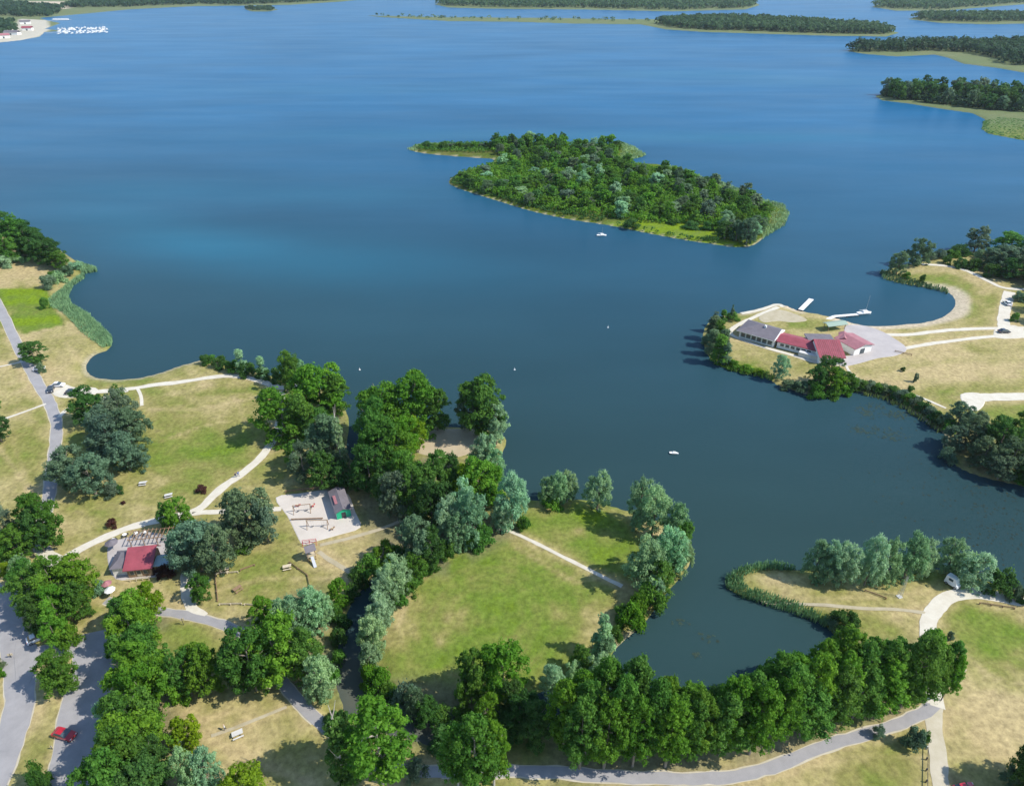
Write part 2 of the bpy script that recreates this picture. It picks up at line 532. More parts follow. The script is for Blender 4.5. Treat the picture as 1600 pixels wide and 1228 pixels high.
def spline(pts, n=6):
    p = np.vstack([2 * pts[0] - pts[1], pts, 2 * pts[-1] - pts[-2]])
    out = []
    for i in range(1, len(p) - 2):
        for k in range(n):
            t = k / n
            out.append(.5 * (2 * p[i] + (p[i + 1] - p[i - 1]) * t + (2 * p[i - 1] - 5 * p[i] + 4 * p[i + 1] - p[i + 2]) * t * t + (-p[i - 1] + 3 * p[i] - 3 * p[i + 1] + p[i + 2]) * t ** 3))
    out.append(p[-2])
    return np.array(out)


ROAD_LINES = [(spline(G2(pts), 5), w, m) for _, _, m, w, pts in ROADS]

# ------------------------------------------------------------------ terrain: one sheet, dense near and coarse far, out to the horizon
ys = [18.0]
while ys[-1] < 30000:
    ys.append(ys[-1] + max(.62, .0085 * (ys[-1] + 25)) * (1 if ys[-1] < 3200 else 4))
ys = np.array(ys)
ts = np.linspace(-1.25, 1.25, 620)
YY, TT = np.meshgrid(ys, ts, indexing='ij')
XX = TT * (YY * .88 + 62)
P = np.stack([XX.ravel(), YY.ravel()], 1)
SD = land_sd(P)
Z = ground_z(P, SD)
Z = Z + np.where(SD > 3, (fbm(P, .03, 5) - .5) * 0.0, 0)

C = lambda *a: np.array(a, float)
RAMP_X = [0, .28, .5, .72, 1.0, 1.25]
RAMP = np.array([(.385, .305, .150), (.315, .268, .112), (.230, .212, .068), (.168, .190, .042), (.120, .176, .024), (.145, .215, .010)])
# greenness of the turf: background value, then zones
gr = np.full(len(P), .36)
ZONES = [  # (polygon, greenness, soft edge m)
    ([(598, 1062), (606, 975), (640, 915), (700, 868), (780, 832), (870, 868), (972, 920), (945, 960), (890, 1015), (830, 1075), (700, 1085)], .90, 3),
    ([(785, 826), (830, 800), (900, 785), (960, 800), (1030, 845), (990, 915), (950, 900), (880, 868)], .92, 4),
    ([(-200, 455), (72, 450), (92, 490), (102, 508), (36, 522)], 1.2, 1.2),
    ([(-300, 415), (60, 416), (78, 436), (70, 449), (-200, 453)], .16, 2),
    ([(-200, 520), (10, 500), (38, 560), (-200, 600)], .8, 3),
    ([(-200, 590), (45, 575), (68, 625), (60, 640), (-200, 650)], .5, 3),
    ([(-200, 680), (70, 655), (78, 700), (66, 790), (-200, 880)], .46, 4),
    ([(40, 525), (110, 510), (160, 545), (128, 565), (130, 590), (220, 600), (320, 575), (420, 600), (240, 620), (100, 605)], .42, 3),
    ([(232, 615), (400, 600), (425, 660), (330, 770), (230, 790), (240, 700)], .46, 4),
    ([(100, 790), (300, 770), (280, 800), (100, 860)], .48, 3),
    ([(340, 880), (440, 860), (560, 895), (520, 960), (330, 945)], .56, 4),
    ([(500, 850), (620, 815), (560, 890)], .5, 2),
    ([(250, 965), (350, 980), (330, 1040), (250, 1030)], .56, 2),
    ([(270, 1090), (440, 1070), (520, 1150), (480, 1228), (300, 1228)], .24, 3),
    ([(60, 1085), (98, 1080), (76, 1130), (60, 1200), (25, 1240)], .32, 1.5),
    ([(1170, 895), (1300, 905), (1480, 905), (1450, 985), (1300, 965)], .16, 3),
    ([(1480, 950), (1700, 960), (1700, 1075), (1560, 1075), (1490, 1020)], .68, 6),
    ([(1480, 1030), (1580, 1080), (1700, 1090), (1700, 1220), (1480, 1200)], .26, 6),
    ([(1120, 1228), (1300, 1175), (1440, 1130), (1445, 1300), (1100, 1300)], .56, 3),
    ([(1340, 570), (1450, 545), (1700, 535), (1700, 612), (1500, 615), (1460, 625)], .34, 5),
    ([(1520, 630), (1700, 628), (1700, 700), (1560, 660)], .6, 4),
    ([(1150, 545), (1270, 572), (1250, 600), (1200, 582), (1130, 568)], .34, 3),
    ([(1120, 545), (1150, 562), (1200, 578), (1190, 590), (1110, 575)], 1.05, 2),
    ([(1225, 495), (1300, 500), (1310, 520), (1230, 512)], .7, 2),
    ([(1390, 430), (1480, 425), (1540, 450), (1500, 465), (1440, 448)], .72, 3),
    ([(1500, 480), (1560, 455), (1562, 510), (1500, 512)], .55, 3),
    ([(1130, 492), (1170, 492), (1150, 512), (1130, 520)], .55, 2),
]
near = P[:, 1] < 800
zone_any = np.zeros(len(P))
for pts, gv, soft in ZONES:
    poly = G2(pts)
    w = sstep(signed(P, poly), -soft * .6, soft)
    gr = gr * (1 - w) + gv * w
far_g = sstep(P[:, 1], 480, 560)
gr = gr * (1 - far_g) + .78 * far_g
isl = sstep(signed(P, LANDS[2]), -2, 1)
gr = gr * (1 - isl) + .98 * isl
mw0 = sstep(signed(P, G2(ZONES[0][0])), 0, 6)
# streaks left by the mower, patches of thin soil
st1 = fbm(rot(P, 12) * np.array([.25, 1.6]), .09, 11, 4)
st2 = fbm(rot(P, -38) * np.array([.35, 2.2]), .16, 23, 3)
patch = fbm(P, .035, 31, 5)
fine = fbm(P, .35, 41, 3)
gr = gr + ((st1 - .5) * .62 + (st2 - .5) * .25) * (1 - .3 * mw0) + (patch - .5) * .95 * (1 - .6 * mw0) + (fine - .5) * .42 + (fbm(P, .12, 67, 4) - .5) * .55
# arcs of the mower in the round meadow
mc = g(760, 965)[:2]
rad = np.hypot(P[:, 0] - mc[0], P[:, 1] - mc[1])
mw = sstep(signed(P, G2(ZONES[0][0])), 0, 6)
gr = gr + mw * (.05 * np.sin(rad * 1.9 + 4 * patch) + .12 * sstep(30 - rad, 0, 26) - .04)
sd_m = signed(P, G2(ZONES[0][0]))
gr = gr - .20 * np.exp(-((sd_m - 2.0) / 2.6) ** 2) * sstep(fbm(P, .06, 77), .3, .6)
# lush strip close to the water, worn verge close to paths
rim = np.exp(-np.maximum(SD, 0) / 3.0)
gr = gr + .25 * rim * (P[:, 1] < 500)
vd = np.full(len(P), 99.0)
sel = np.where((P[:, 1] < 520) & (SD > 0))[0]
for line, w, m in ROAD_LINES:
    lo, hi = line.min(0) - 8, line.max(0) + 8
    q = sel[((P[sel] > lo) & (P[sel] < hi)).all(1)]
    if len(q):
        d, _ = seg_dist(P[q], line[:-1], line[1:])
        vd[q] = np.minimum(vd[q], d - w / 2)
gr = gr - .30 * np.exp(-np.maximum(vd, 0) / 1.3)
TRACKS = [[(100, 640), (190, 700), (260, 760), (300, 798)], [(232, 640), (300, 640), (400, 620)], [(250, 690), (340, 660), (430, 655)], [(355, 600), (375, 640), (385, 660)], [(120, 800), (200, 790), (262, 800)],
          [(0, 700), (40, 760), (62, 800)], [(20, 690), (50, 770)], [(1400, 560), (1460, 590), (1560, 590), (1700, 580)], [(1420, 580), (1500, 570), (1600, 585)], [(1500, 612), (1440, 600), (1390, 575)], [(1490, 1000), (1540, 1050), (1600, 1070)],
          [(1485, 1110), (1540, 1130), (1600, 1190)], [(1150, 1225), (1300, 1190), (1440, 1180)], [(300, 1130), (400, 1100), (440, 1080)], [(500, 1228), (400, 1190), (300, 1140)], [(640, 1040), (760, 1060), (850, 1020), (930, 940)],
          [(620, 980), (660, 900), (760, 845)], [(800, 850), (880, 900), (940, 920)], [(1180, 925), (1300, 935), (1440, 925)], [(345, 920), (420, 905), (540, 905)], [(160, 900), (250, 925), (290, 950)], [(100, 535), (150, 580), (260, 590)]]
for k, tr_ in enumerate(TRACKS):
    line = spline(G2(tr_), 5)
    lo, hi = line.min(0) - 6, line.max(0) + 6
    q = np.where(((P > lo) & (P < hi)).all(1))[0]
    if len(q):
        d, _ = seg_dist(P[q], line[:-1], line[1:])
        gr[q] -= (.30 if k % 3 else .2) * np.exp(-(d / .75) ** 2) * sstep(fbm(P[q], .1, 200 + k), .25, .5)
for px, py, r_ in [(713, 962, 3.2), (868, 955, 2.4), (905, 830, 1.8), (1020, 835, 2), (320, 605, 3), (265, 615, 3), (125, 830, 3), (800, 1010, 3), (1560, 1120, 6), (1530, 1150, 5), (420, 640, 4), (380, 1180, 4), (690, 1000, 2), (640, 990, 3), (1400, 600, 5), (1500, 580, 7)]:
    c0 = g(px, py)[:2]
    gr -= .5 * np.exp(-((P - c0) ** 2).sum(1) / r_ ** 2) * (.3 + fbm(P, .6, 300))
gr = np.clip(gr, 0, 1.25)
col = np.stack([np.interp(gr, RAMP_X, RAMP[:, k]) for k in range(3)], 1)
col *= (.86 + .28 * fbm(P, .9, 51, 2))[:, None]
# woodland floor: brown leaf litter where woods stand
WOODS = [[(560, 690), (600, 660), (780, 670), (770, 760), (820, 830), (700, 900), (600, 900), (560, 800), (480, 770), (480, 650), (530, 640)],
         [(870, 1228), (850, 1100), (960, 1040), (1300, 1000), (1480, 1000), (1470, 1100), (1200, 1195), (1000, 1228)],
         [(175, 950), (270, 950), (290, 1300), (120, 1300), (190, 1100)], [(380, 960), (520, 900), (540, 1100), (440, 1080)], [(560, 1050), (860, 1080), (860, 1200), (560, 1170)],
         [(-200, 340), (40, 350), (110, 400), (90, 425), (40, 408), (-200, 412)], [(1480, 680), (1560, 670), (1700, 720), (1600, 760), (1500, 730)], [(1540, 405), (1700, 400), (1700, 448), (1600, 450), (1530, 425)]]
for w_ in WOODS:
    w = sstep(signed(P, G2(w_)), -2, 3) * sstep(fbm(P, .12, 61), .28, .5)
    col = col * (1 - .75 * w[:, None]) + np.array([.17, .155, .085]) * .75 * w[:, None]
isl_herb = isl * (1 - sstep(signed(P, G2([(940, 346), (1000, 343), (1060, 346), (1110, 354), (1160, 384), (1060, 374), (960, 354)])), -1, 2))
col = col * (1 - .38 * isl_herb[:, None])
# sand on the beaches
SANDY = [([(125, 560), (140, 548), (175, 548), (180, 575), (260, 565), (330, 545), (330, 575), (250, 596), (160, 598), (125, 585)], 1.9), ([(1440, 440), (1520, 450), (1520, 495), (1440, 512), (1290, 520), (1300, 490), (1440, 495)], 6.5),
         ([(1150, 470), (1260, 465), (1260, 490), (1160, 500)], 3.5), ([(1230, 590), (1500, 610), (1500, 700), (1460, 690), (1230, 640)], 1.6), ([(960, 960), (1010, 970), (1000, 1010), (950, 1010)], 1.0),
         ([(640, 225), (1240, 290), (1240, 400), (640, 340)], .7)]
for pts, wd in SANDY:
    w = sstep(signed(P, G2(pts)), -1, 2) * (1 - sstep(SD, wd * .6, wd * 1.2)) * (SD > -6)
    s = np.array([.52, .43, .31]) if wd > 3 else np.array([.36, .31, .20])
    col = col * (1 - .85 * w[:, None]) + s * .85 * w[:, None]
# far lands: pale shore fringe
fw = sstep(P[:, 1], 560, 650)
col = col * (1 - .8 * fw[:, None]) + np.array([.125, .155, .075]) * .8 * fw[:, None]
fieldm = sstep(signed(P, G2([(-200, 1), (130, 3), (110, 14), (60, 18), (-200, 20)])), -10, 20)
col = col * (1 - fieldm[:, None]) + np.array([.5, .42, .30]) * fieldm[:, None]
quay = sstep(signed(P, G2([(-100, 66), (0, 67), (30, 64), (62, 57), (80, 46), (75, 32), (30, 30), (20, 45), (-100, 55)])), -4, 6)
col = col * (1 - .8 * quay[:, None]) + np.array([.52, .47, .38]) * .8 * quay[:, None]
# lake bed
bed = sstep(-SD, 0, 1.5)
col = col * (1 - bed[:, None]) + np.array([.16, .14, .09]) * bed[:, None]

ny, nx = YY.shape
ii = (np.arange(ny - 1)[:, None] * nx + np.arange(nx - 1)[None, :]).ravel()
quads = np.stack([ii, ii + 1, ii + nx + 1, ii + nx], 1)
m = bpy.data.materials.new('turf')
m.use_nodes = True
N, L = m.node_tree.nodes, m.node_tree.links
b = N['Principled BSDF']
b.inputs['Roughness'].default_value = .95
b.inputs['Specular IOR Level'].default_value = .1
at = N.new('ShaderNodeAttribute')
at.attribute_name = 'col'
ge = N.new('ShaderNodeNewGeometry')
n1 = N.new('ShaderNodeTexNoise')
n1.inputs['Scale'].default_value = .9
n1.inputs['Detail'].default_value = 6
n1.inputs['Roughness'].default_value = .7
L.new(ge.outputs['Position'], n1.inputs['Vector'])
mr = N.new('ShaderNodeMapRange')
mr.inputs['From Min'].default_value = .25
mr.inputs['From Max'].default_value = .75
mr.inputs['To Min'].default_value = .56
mr.inputs['To Max'].default_value = 1.42
L.new(n1.outputs['Fac'], mr.inputs['Value'])
mx = N.new('ShaderNodeMix')
mx.data_type = 'RGBA'
mx.blend_type = 'MULTIPLY'
mx.inputs[0].default_value = 1
L.new(at.outputs['Color'], mx.inputs[6])
L.new(mr.outputs[0], mx.inputs[7])
L.new(mx.outputs[2], b.inputs['Base Color'])
bp = N.new('ShaderNodeBump')
bp.inputs['Strength'].default_value = .5
bp.inputs['Distance'].default_value = .25
L.new(n1.outputs['Fac'], bp.inputs['Height'])
L.new(bp.outputs[0], b.inputs['Normal'])
me = new_mesh('ground', np.column_stack([P, Z]), quads, [m], smooth=True, attrs={'col': ('FLOAT_COLOR', np.column_stack([np.clip(col, 0, 1), np.ones(len(P))]))})
link('ground', me, kind='structure')

# ------------------------------------------------------------------ water
m = bpy.data.materials.new('lake_water')
m.use_nodes = True
N, L = m.node_tree.nodes, m.node_tree.links
b = N['Principled BSDF']
b.inputs['IOR'].default_value = 1.33
b.inputs['Specular IOR Level'].default_value = .07
ge = N.new('ShaderNodeNewGeometry')


def wnoise(scale, stretch, detail=4, rotz=0.0, rough=.55):
    mp = N.new('ShaderNodeMapping')
    mp.inputs['Scale'].default_value = stretch
    mp.inputs['Rotation'].default_value = (0, 0, rotz)
    L.new(ge.outputs['Position'], mp.inputs['Vector'])
    n = N.new('ShaderNodeTexNoise')
    n.inputs['Scale'].default_value = scale
    n.inputs['Detail'].default_value = detail
    n.inputs['Roughness'].default_value = rough
    L.new(mp.outputs[0], n.inputs['Vector'])
    return n


def mrange(src, a, b_, c, d):
    r = N.new('ShaderNodeMapRange')
    for k, v in zip(('From Min', 'From Max', 'To Min', 'To Max'), (a, b_, c, d)):
        r.inputs[k].default_value = v
    L.new(src, r.inputs['Value'])
    return r.outputs[0]


wa = N.new('ShaderNodeAttribute')
wa.attribute_name = 'open'          # open lake bluer with distance: sky reflection painted into its colour
wcol = N.new('ShaderNodeMix')
wcol.data_type = 'RGBA'
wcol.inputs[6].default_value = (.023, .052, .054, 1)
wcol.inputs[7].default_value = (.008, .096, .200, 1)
L.new(wa.outputs['Fac'], wcol.inputs[0])
patchn = wnoise(.0045, (1, 2.6, 1), 4, R(-12))
wc2 = N.new('ShaderNodeMix')
wc2.data_type = 'RGBA'
wc2.blend_type = 'MULTIPLY'
wc2.inputs[0].default_value = 1
L.new(wcol.outputs[2], wc2.inputs[6])
sl = N.new('ShaderNodeAttribute')
sl.attribute_name = 'silt'
pl = N.new('ShaderNodeAttribute')
pl.attribute_name = 'pale'
wc4 = N.new('ShaderNodeMix')
wc4.data_type = 'RGBA'
wc4.inputs[7].default_value = (.020, .135, .205, 1)
L.new(pl.outputs['Fac'], wc4.inputs[0])
L.new(wc2.outputs[2], wc4.inputs[6])
wc3 = N.new('ShaderNodeMix')
wc3.data_type = 'RGBA'
wc3.inputs[7].default_value = (.085, .092, .072, 1)
L.new(sl.outputs['Fac'], wc3.inputs[0])
L.new(wc4.outputs[2], wc3.inputs[6])
L.new(mrange(patchn.outputs['Fac'], .3, .7, .84, 1.14), wc2.inputs[7])
L.new(wc3.outputs[2], b.inputs['Base Color'])
streak = wnoise(.02, (.35, 1.6, 1), 5, R(8), .6)
L.new(mrange(streak.outputs['Fac'], .35, .7, .32, .38), b.inputs['Roughness'])
rip = wnoise(.55, (1, 2.0, 1), 5, R(15), .6)
rip2 = wnoise(.09, (1, 1.8, 1), 3, R(-10), .5)
ad = N.new('ShaderNodeMath')
ad.operation = 'ADD'
L.new(rip.outputs['Fac'], ad.inputs[0])
L.new(rip2.outputs['Fac'], ad.inputs[1])
bp = N.new('ShaderNodeBump')
bp.inputs['Distance'].default_value = .35
L.new(mrange(patchn.outputs['Fac'], .35, .65, .08, .18), bp.inputs['Strength'])
L.new(ad.outputs[0], bp.inputs['Height'])
L.new(bp.outputs[0], b.inputs['Normal'])
wy = np.concatenate([np.linspace(15, 150, 90), np.linspace(154, 700, 100), np.geomspace(720, 40000, 60)])
wt = np.linspace(-1, 1, 160)
WY, WT = np.meshgrid(wy, wt, indexing='ij')
WX = WT * (WY * 1.15 + 90)
WP = np.stack([WX.ravel(), WY.ravel()], 1)
sky_blue = sstep(WP[:, 1] + .12 * WP[:, 0], 135, 850) ** .58
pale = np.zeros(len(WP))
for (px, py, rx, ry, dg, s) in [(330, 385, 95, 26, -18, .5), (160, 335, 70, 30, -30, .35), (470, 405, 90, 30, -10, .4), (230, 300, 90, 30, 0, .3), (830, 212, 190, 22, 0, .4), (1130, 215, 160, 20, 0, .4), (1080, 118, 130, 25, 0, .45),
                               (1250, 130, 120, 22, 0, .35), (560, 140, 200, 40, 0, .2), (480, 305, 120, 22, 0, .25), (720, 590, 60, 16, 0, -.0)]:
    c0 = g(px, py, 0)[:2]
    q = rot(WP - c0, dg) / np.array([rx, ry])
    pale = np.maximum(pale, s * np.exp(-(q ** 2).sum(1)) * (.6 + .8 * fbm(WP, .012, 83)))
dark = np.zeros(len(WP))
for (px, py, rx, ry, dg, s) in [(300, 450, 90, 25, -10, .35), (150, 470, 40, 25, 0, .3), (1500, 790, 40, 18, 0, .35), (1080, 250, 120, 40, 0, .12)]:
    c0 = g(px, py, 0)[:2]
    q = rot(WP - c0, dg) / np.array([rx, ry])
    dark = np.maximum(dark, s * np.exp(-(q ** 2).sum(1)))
sky_blue = sky_blue * (1 - dark * .6)
ny, nx = WY.shape
ii = (np.arange(ny - 1)[:, None] * nx + np.arange(nx - 1)[None, :]).ravel()
me = new_mesh('lake', np.column_stack([WP, np.zeros(len(WP))]), np.stack([ii, ii + 1, ii + nx + 1, ii + nx], 1), [m], attrs={'open': ('FLOAT', sky_blue), 'pale': ('FLOAT', pale), 'silt': ('FLOAT', np.exp(-np.maximum(seg_dist(WP, CREEK[6:11], CREEK[7:12])[0] - 3, 0) / 3))})
link('lake', me, kind='structure')

# ------------------------------------------------------------------ roads, pads
for k, ((name, label, m, w, pts), (line, _, _)) in enumerate(zip(ROADS, ROAD_LINES)):
    tn = np.gradient(line, axis=0)
    tn /= np.linalg.norm(tn, axis=1)[:, None] + 1e-9
    nr = np.stack([-tn[:, 1], tn[:, 0]], 1)
    nl, nw = len(line), 5
    jl = (np.array([vnoise(line, .5, 3 * k), vnoise(line, .5, 3 * k + 1)]) - .5) * min(.5, w * .22)
    offs = np.linspace(-.5, .5, nw)
    V = []
    z = np.minimum(ground_z(line), GZ)
    for i, o in enumerate(offs):
        ww = o * w + (jl[0] if i == 0 else 0) + (jl[1] if i == nw - 1 else 0)
        V.append(np.column_stack([line + nr * np.reshape(ww, (-1, 1)), np.maximum(z, .3) + .045 + .004 * (k % 7) + (.0 if i in (0, nw - 1) else .02)]))
    V = np.stack(V, 1).reshape(-1, 3)
    ii = (np.arange(nl - 1)[:, None] * nw + np.arange(nw - 1)[None, :]).ravel()
    link(name, new_mesh(name, V, np.stack([ii, ii + nw, ii + nw + 1, ii + 1], 1), [m], smooth=True), kind='structure')
    if m is M_ASPHALT:      # dusty verge along the tarmac
        V2 = V.copy().reshape(nl, nw, 3)
        for i, o in enumerate(offs):
            V2[:, i, :2] += nr * (o * 2 * .22) + nr * ((vnoise(line, .8, 50 + k)[:, None] - .5) * .35)
        V2[:, :, 2] = np.maximum(z, .3)[:, None] + .022 + .001 * (k % 5)
        link('verge', new_mesh('verge', V2.reshape(-1, 3), np.stack([ii, ii + nw, ii + nw + 1, ii + 1], 1), [M_DUST], smooth=True), kind='structure')
for k, (name, label, m, pts) in enumerate(PADS):
    poly = smooth_poly(G2(pts), 3)
    z = GZ + .075 + .004 * k
    n = len(poly)
    c = poly.mean(0)
    inner = c + (poly - c) * (1 - .35 / np.maximum(np.linalg.norm(poly - c, axis=1), 1))[:, None]
    V = [(x, y, GZ - .05) for x, y in poly] + [(x, y, z) for x, y in inner]
    link(name, new_mesh(name, V, [tuple(range(n, 2 * n))] + [(i, (i + 1) % n, n + (i + 1) % n, n + i) for i in range(n)], [m]), kind='structure')
#@@OBJECTS@@

# ------------------------------------------------------------------ foliage prototypes
def crown_mesh(name, seed, H, Rr, shape, nclump, per, leaf, z0, clump_r, solid=.0):
    """a crown in metres: leaf-sized quads gathered in clumps over an uneven envelope"""
    r = np.random.default_rng(seed)

    def env(t):      # radius against height fraction t of the crown (0 bottom, 1 top)
        t = np.clip(t, 0, 1)
        if shape == 'round':
            return np.sqrt(np.maximum(1 - ((t - .45) / .56) ** 2, 0)) ** .9
        if shape == 'willow':
            return np.where(t < .35, .78 + .22 * (t / .35), np.sqrt(np.maximum(1 - ((t - .35) / .65) ** 2, 0)))
        if shape == 'tall':
            return np.where(t < .3, .45 + .55 * (t / .3), np.maximum(1 - ((t - .3) / .72) ** 1.9, 0) ** .8)
        if shape == 'column':
            return np.where(t < .2, .6 + .4 * t / .2, np.maximum(1 - ((t - .2) / .82) ** 1.6, 0) ** .9)
        return np.sqrt(np.maximum(1 - t ** 2, 0))          # bush
    # the crown is a set of boughs, each carrying its own dome of leaf clumps, with gaps between
    nb = {'round': 11, 'willow': 12, 'tall': 26, 'column': 9}.get(shape, 7)
    bt = (np.arange(nb) + r.uniform(.1, .9, nb)) / nb
    ba = np.arange(nb) * 2.4 + r.uniform(-.5, .5, nb)
    be = env(bt * .92 + .03)
    brr = r.uniform(.34, .54, nb) * {'tall': .72, 'column': 1.1}.get(shape, 1.0)
    boff = np.maximum(be - brr * .75, 0) * r.uniform(.75, 1.15, nb)
    k0 = r.integers(0, nb, nclump)
    w = r.normal(size=(nclump, 3))
    w /= np.linalg.norm(w, axis=1)[:, None]
    w[:, 2] = np.where(r.uniform(size=nclump) < .62, np.abs(w[:, 2]), w[:, 2])
    sh = r.uniform(.55, 1.05, nclump) ** .6
    cx = (np.cos(ba[k0]) * boff[k0] + w[:, 0] * brr[k0] * sh) * Rr
    cy = (np.sin(ba[k0]) * boff[k0] + w[:, 1] * brr[k0] * sh) * Rr
    vz = {'tall': 1.5, 'willow': 1.35, 'column': 2.2, 'bush': .7}.get(shape, .85)
    cz = z0 + (H - z0) * bt[k0] * .9 + w[:, 2] * brr[k0] * sh * Rr * vz
    t = np.clip((cz - z0) / (H - z0), 0, 1)
    cr = clump_r * r.uniform(.65, 1.35, nclump)
    tint_b = r.normal(size=nb) * .10
    tint_c = np.clip(.5 + tint_b[k0] + .13 * r.normal(size=nclump) + .06 * (t - .5), .05, .95)
    n = nclump * per
    k = np.repeat(np.arange(nclump), per)
    u = r.normal(size=(n, 3))
    u /= np.linalg.norm(u, axis=1)[:, None]
    u[:, 2] = np.where(r.uniform(size=n) < .6, np.abs(u[:, 2]), u[:, 2])
    rr = np.where(r.uniform(size=n) < .3, r.uniform(.7, 1.6, n), r.uniform(.45, 1.0, n) ** .6) * cr[k]
    c = np.stack([cx[k], cy[k], cz[k]], 1) + u * rr[:, None] * np.array([1, 1, .85 if shape != 'willow' else 1.1])
    # bring the outline to the nominal height and radius
    c[:, :2] *= Rr / np.percentile(np.hypot(c[:, 0] - c[:, 0].mean(), c[:, 1] - c[:, 1].mean()), 97)
    c[:, 2] = z0 * .6 + (c[:, 2] - np.percentile(c[:, 2], 1)) * (H - z0 * .6) / (np.percentile(c[:, 2], 99.3) - np.percentile(c[:, 2], 1))
    c[:, 2] = np.maximum(c[:, 2], .15)
    nor = u + r.normal(size=(n, 3)) * .45
    nor /= np.linalg.norm(nor, axis=1)[:, None]
    tmp = r.normal(size=(n, 3))
    ax = np.cross(nor, tmp)
    ax /= np.linalg.norm(ax, axis=1)[:, None] + 1e-9
    ay = np.cross(nor, ax)
    s = leaf * r.uniform(.6, 1.3, n)[:, None]
    asp = r.uniform(.55, .9, n)[:, None]
    V = np.stack([c - ax * s - ay * s * asp * .5, c + ax * s * .3 - ay * s * asp, c + ax * s + ay * s * asp * .4, c - ax * s * .3 + ay * s * asp], 1).reshape(-1, 3)
    tint = np.clip(tint_c[k] + r.normal(size=n) * .10, 0, 1)
    return new_mesh(name, V, np.arange(4 * n).reshape(-1, 4), [M_LEAF], attrs={'tint': ('FLOAT', np.repeat(tint, 4))})


def trunk_mesh(name, seed, H, Rr, zc, r0, limbs=6, bark=None):
    r = random.Random(seed)
    m = MB()
    segs = 5
    p = [Vector((0, 0, -.3))]
    for i in range(1, segs + 1):
        t = i / segs
        p.append(Vector((r.uniform(-.25, .25) * t, r.uniform(-.25, .25) * t, H * .86 * t)))
    for i in range(segs):
        m.tube(p[i], p[i + 1], r0 * (1 - .17 * i), r0 * (1 - .17 * (i + 1)), 7)
    for i in range(limbs):
        z = zc + (H * .72 - zc) * i / max(limbs - 1, 1)
        a = i * 2.4 + r.uniform(-.4, .4)
        q = Vector((cos(a) * Rr * r.uniform(.4, .65), sin(a) * Rr * r.uniform(.4, .65), z + H * r.uniform(.08, .2)))
        b = Vector((0, 0, z))
        mid = b.lerp(q, .5) + Vector((0, 0, -.3))
        m.tube(b, mid, r0 * .42, r0 * .28, 5)
        m.tube(mid, q, r0 * .28, r0 * .1, 5)
    return m.mesh(name, bark or M_BARK)


KINDS = {   # height, radius, crowns, trunks
    'broad': (15.0, 5.5, 'round', 215, 62, .235, 2.6, .74),
    'willow': (14.0, 5.5, 'willow', 170, 72, .23, .3, .75),
    'tall': (20.0, 4.6, 'tall', 300, 46, .22, 6.8, .58),
    'column': (14.0, 2.0, 'column', 80, 60, .22, .5, .6),
    'bush': (4.0, 3.2, 'bush', 60, 60, .20, .0, .75),
    'far': (14.0, 5.0, 'round', 40, 26, .75, 2.0, 1.6),
}
PROTO = {}
for kn, (H_, R_, shp, nc, per, lf, z0, cr_) in KINDS.items():
    ms = [crown_mesh('crown', 100 * len(PROTO) + i, H_, R_, shp, nc, per, lf, z0, cr_) for i in range(4)]
    tk = None
    if kn != 'bush':
        tk = trunk_mesh('trunk', 5 + len(PROTO), H_, R_, max(z0, 2.5), {'tall': .34, 'broad': .36, 'willow': .4, 'column': .16, 'far': .3}[kn], 3 if kn == 'far' else 7)
    PROTO[kn] = (H_, R_, ms, tk)
TALL_PALE = trunk_mesh('trunk', 77, 20, 4.6, 4, .36, 7, M_BARK_PALE)
THIN_PALE = trunk_mesh('trunk', 78, 20, 2.2, 6, .3, 5, M_BARK_PALE)

TINTS = {'G': (.110, .245, .022), 'D': (.058, .142, .030), 'S': (.25, .41, .205), 'K': (.128, .20, .108), 'Y': (.18, .30, .015), 'M': (.088, .205, .030), 'R': (.09, .04, .03), 'F': (.040, .085, .036), 'H': (.058, .115, .045)}
LOOK = {'G': 'bright green', 'D': 'dark green', 'S': 'silvery green', 'K': 'grey green', 'Y': 'yellow green', 'M': 'mid green', 'R': 'dark reddish'}
NOUN = {'broad': ('broadleaf_tree', 'broad round tree', 'tree'), 'willow': ('willow_tree', 'bushy willow', 'tree'), 'tall': ('poplar_tree', 'tall poplar', 'tree'),
        'column': ('column_tree', 'narrow upright tree', 'tree'), 'bush': ('bush', 'rounded bush', 'bush'), 'far': ('woodland_tree', 'woodland tree', 'tree')}
ORD = ['leftmost', 'second from the left', 'third from the left', 'fourth from the left', 'fifth from the left', 'sixth from the left', 'seventh from the left', 'eighth from the left', 'ninth from the left',
       'tenth from the left', 'eleventh from the left', 'twelfth from the left', 'thirteenth from the left', 'fourteenth from the left', 'fifteenth from the left']


def plant(kind, tint, xy, h, r, label, group, pale=None, z=None, category=None):
    if len(label.split()) > 16:
        label = label.replace('broad round ', 'round ').replace(' from the left', ' from left')
    if len(label.split()) > 16:
        print('LONG', label)
    H_, R_, ms, tk = PROTO[kind]
    nm, _, cat = NOUN[kind]
    v = rnd.randrange(len(ms))
    sx = r / R_ * rnd.uniform(.96, 1.08)
    sy = r / R_ * rnd.uniform(.96, 1.08)
    z = float(ground_z(np.array(xy)[None])[0]) if z is None else z
    c = np.array(TINTS[tint]) * rnd.uniform(.84, 1.2) * np.array([rnd.uniform(.88, 1.14), 1, rnd.uniform(.85, 1.15)])
    if kind == 'bush':
        return link(nm, ms[v], None, (xy[0], xy[1], z - .1), rnd.uniform(0, 6.28), (sx, sy, h / H_), c, label=label, category=cat, group=group)
    e = empty(nm, (xy[0], xy[1], max(z, .0) - .05), rnd.uniform(0, 6.28), (sx, sy, h / H_), label=label, category=category or cat, group=group)
    link('crown', ms[v], e, color=c)
    link('trunk', pale or tk, e)
    return e


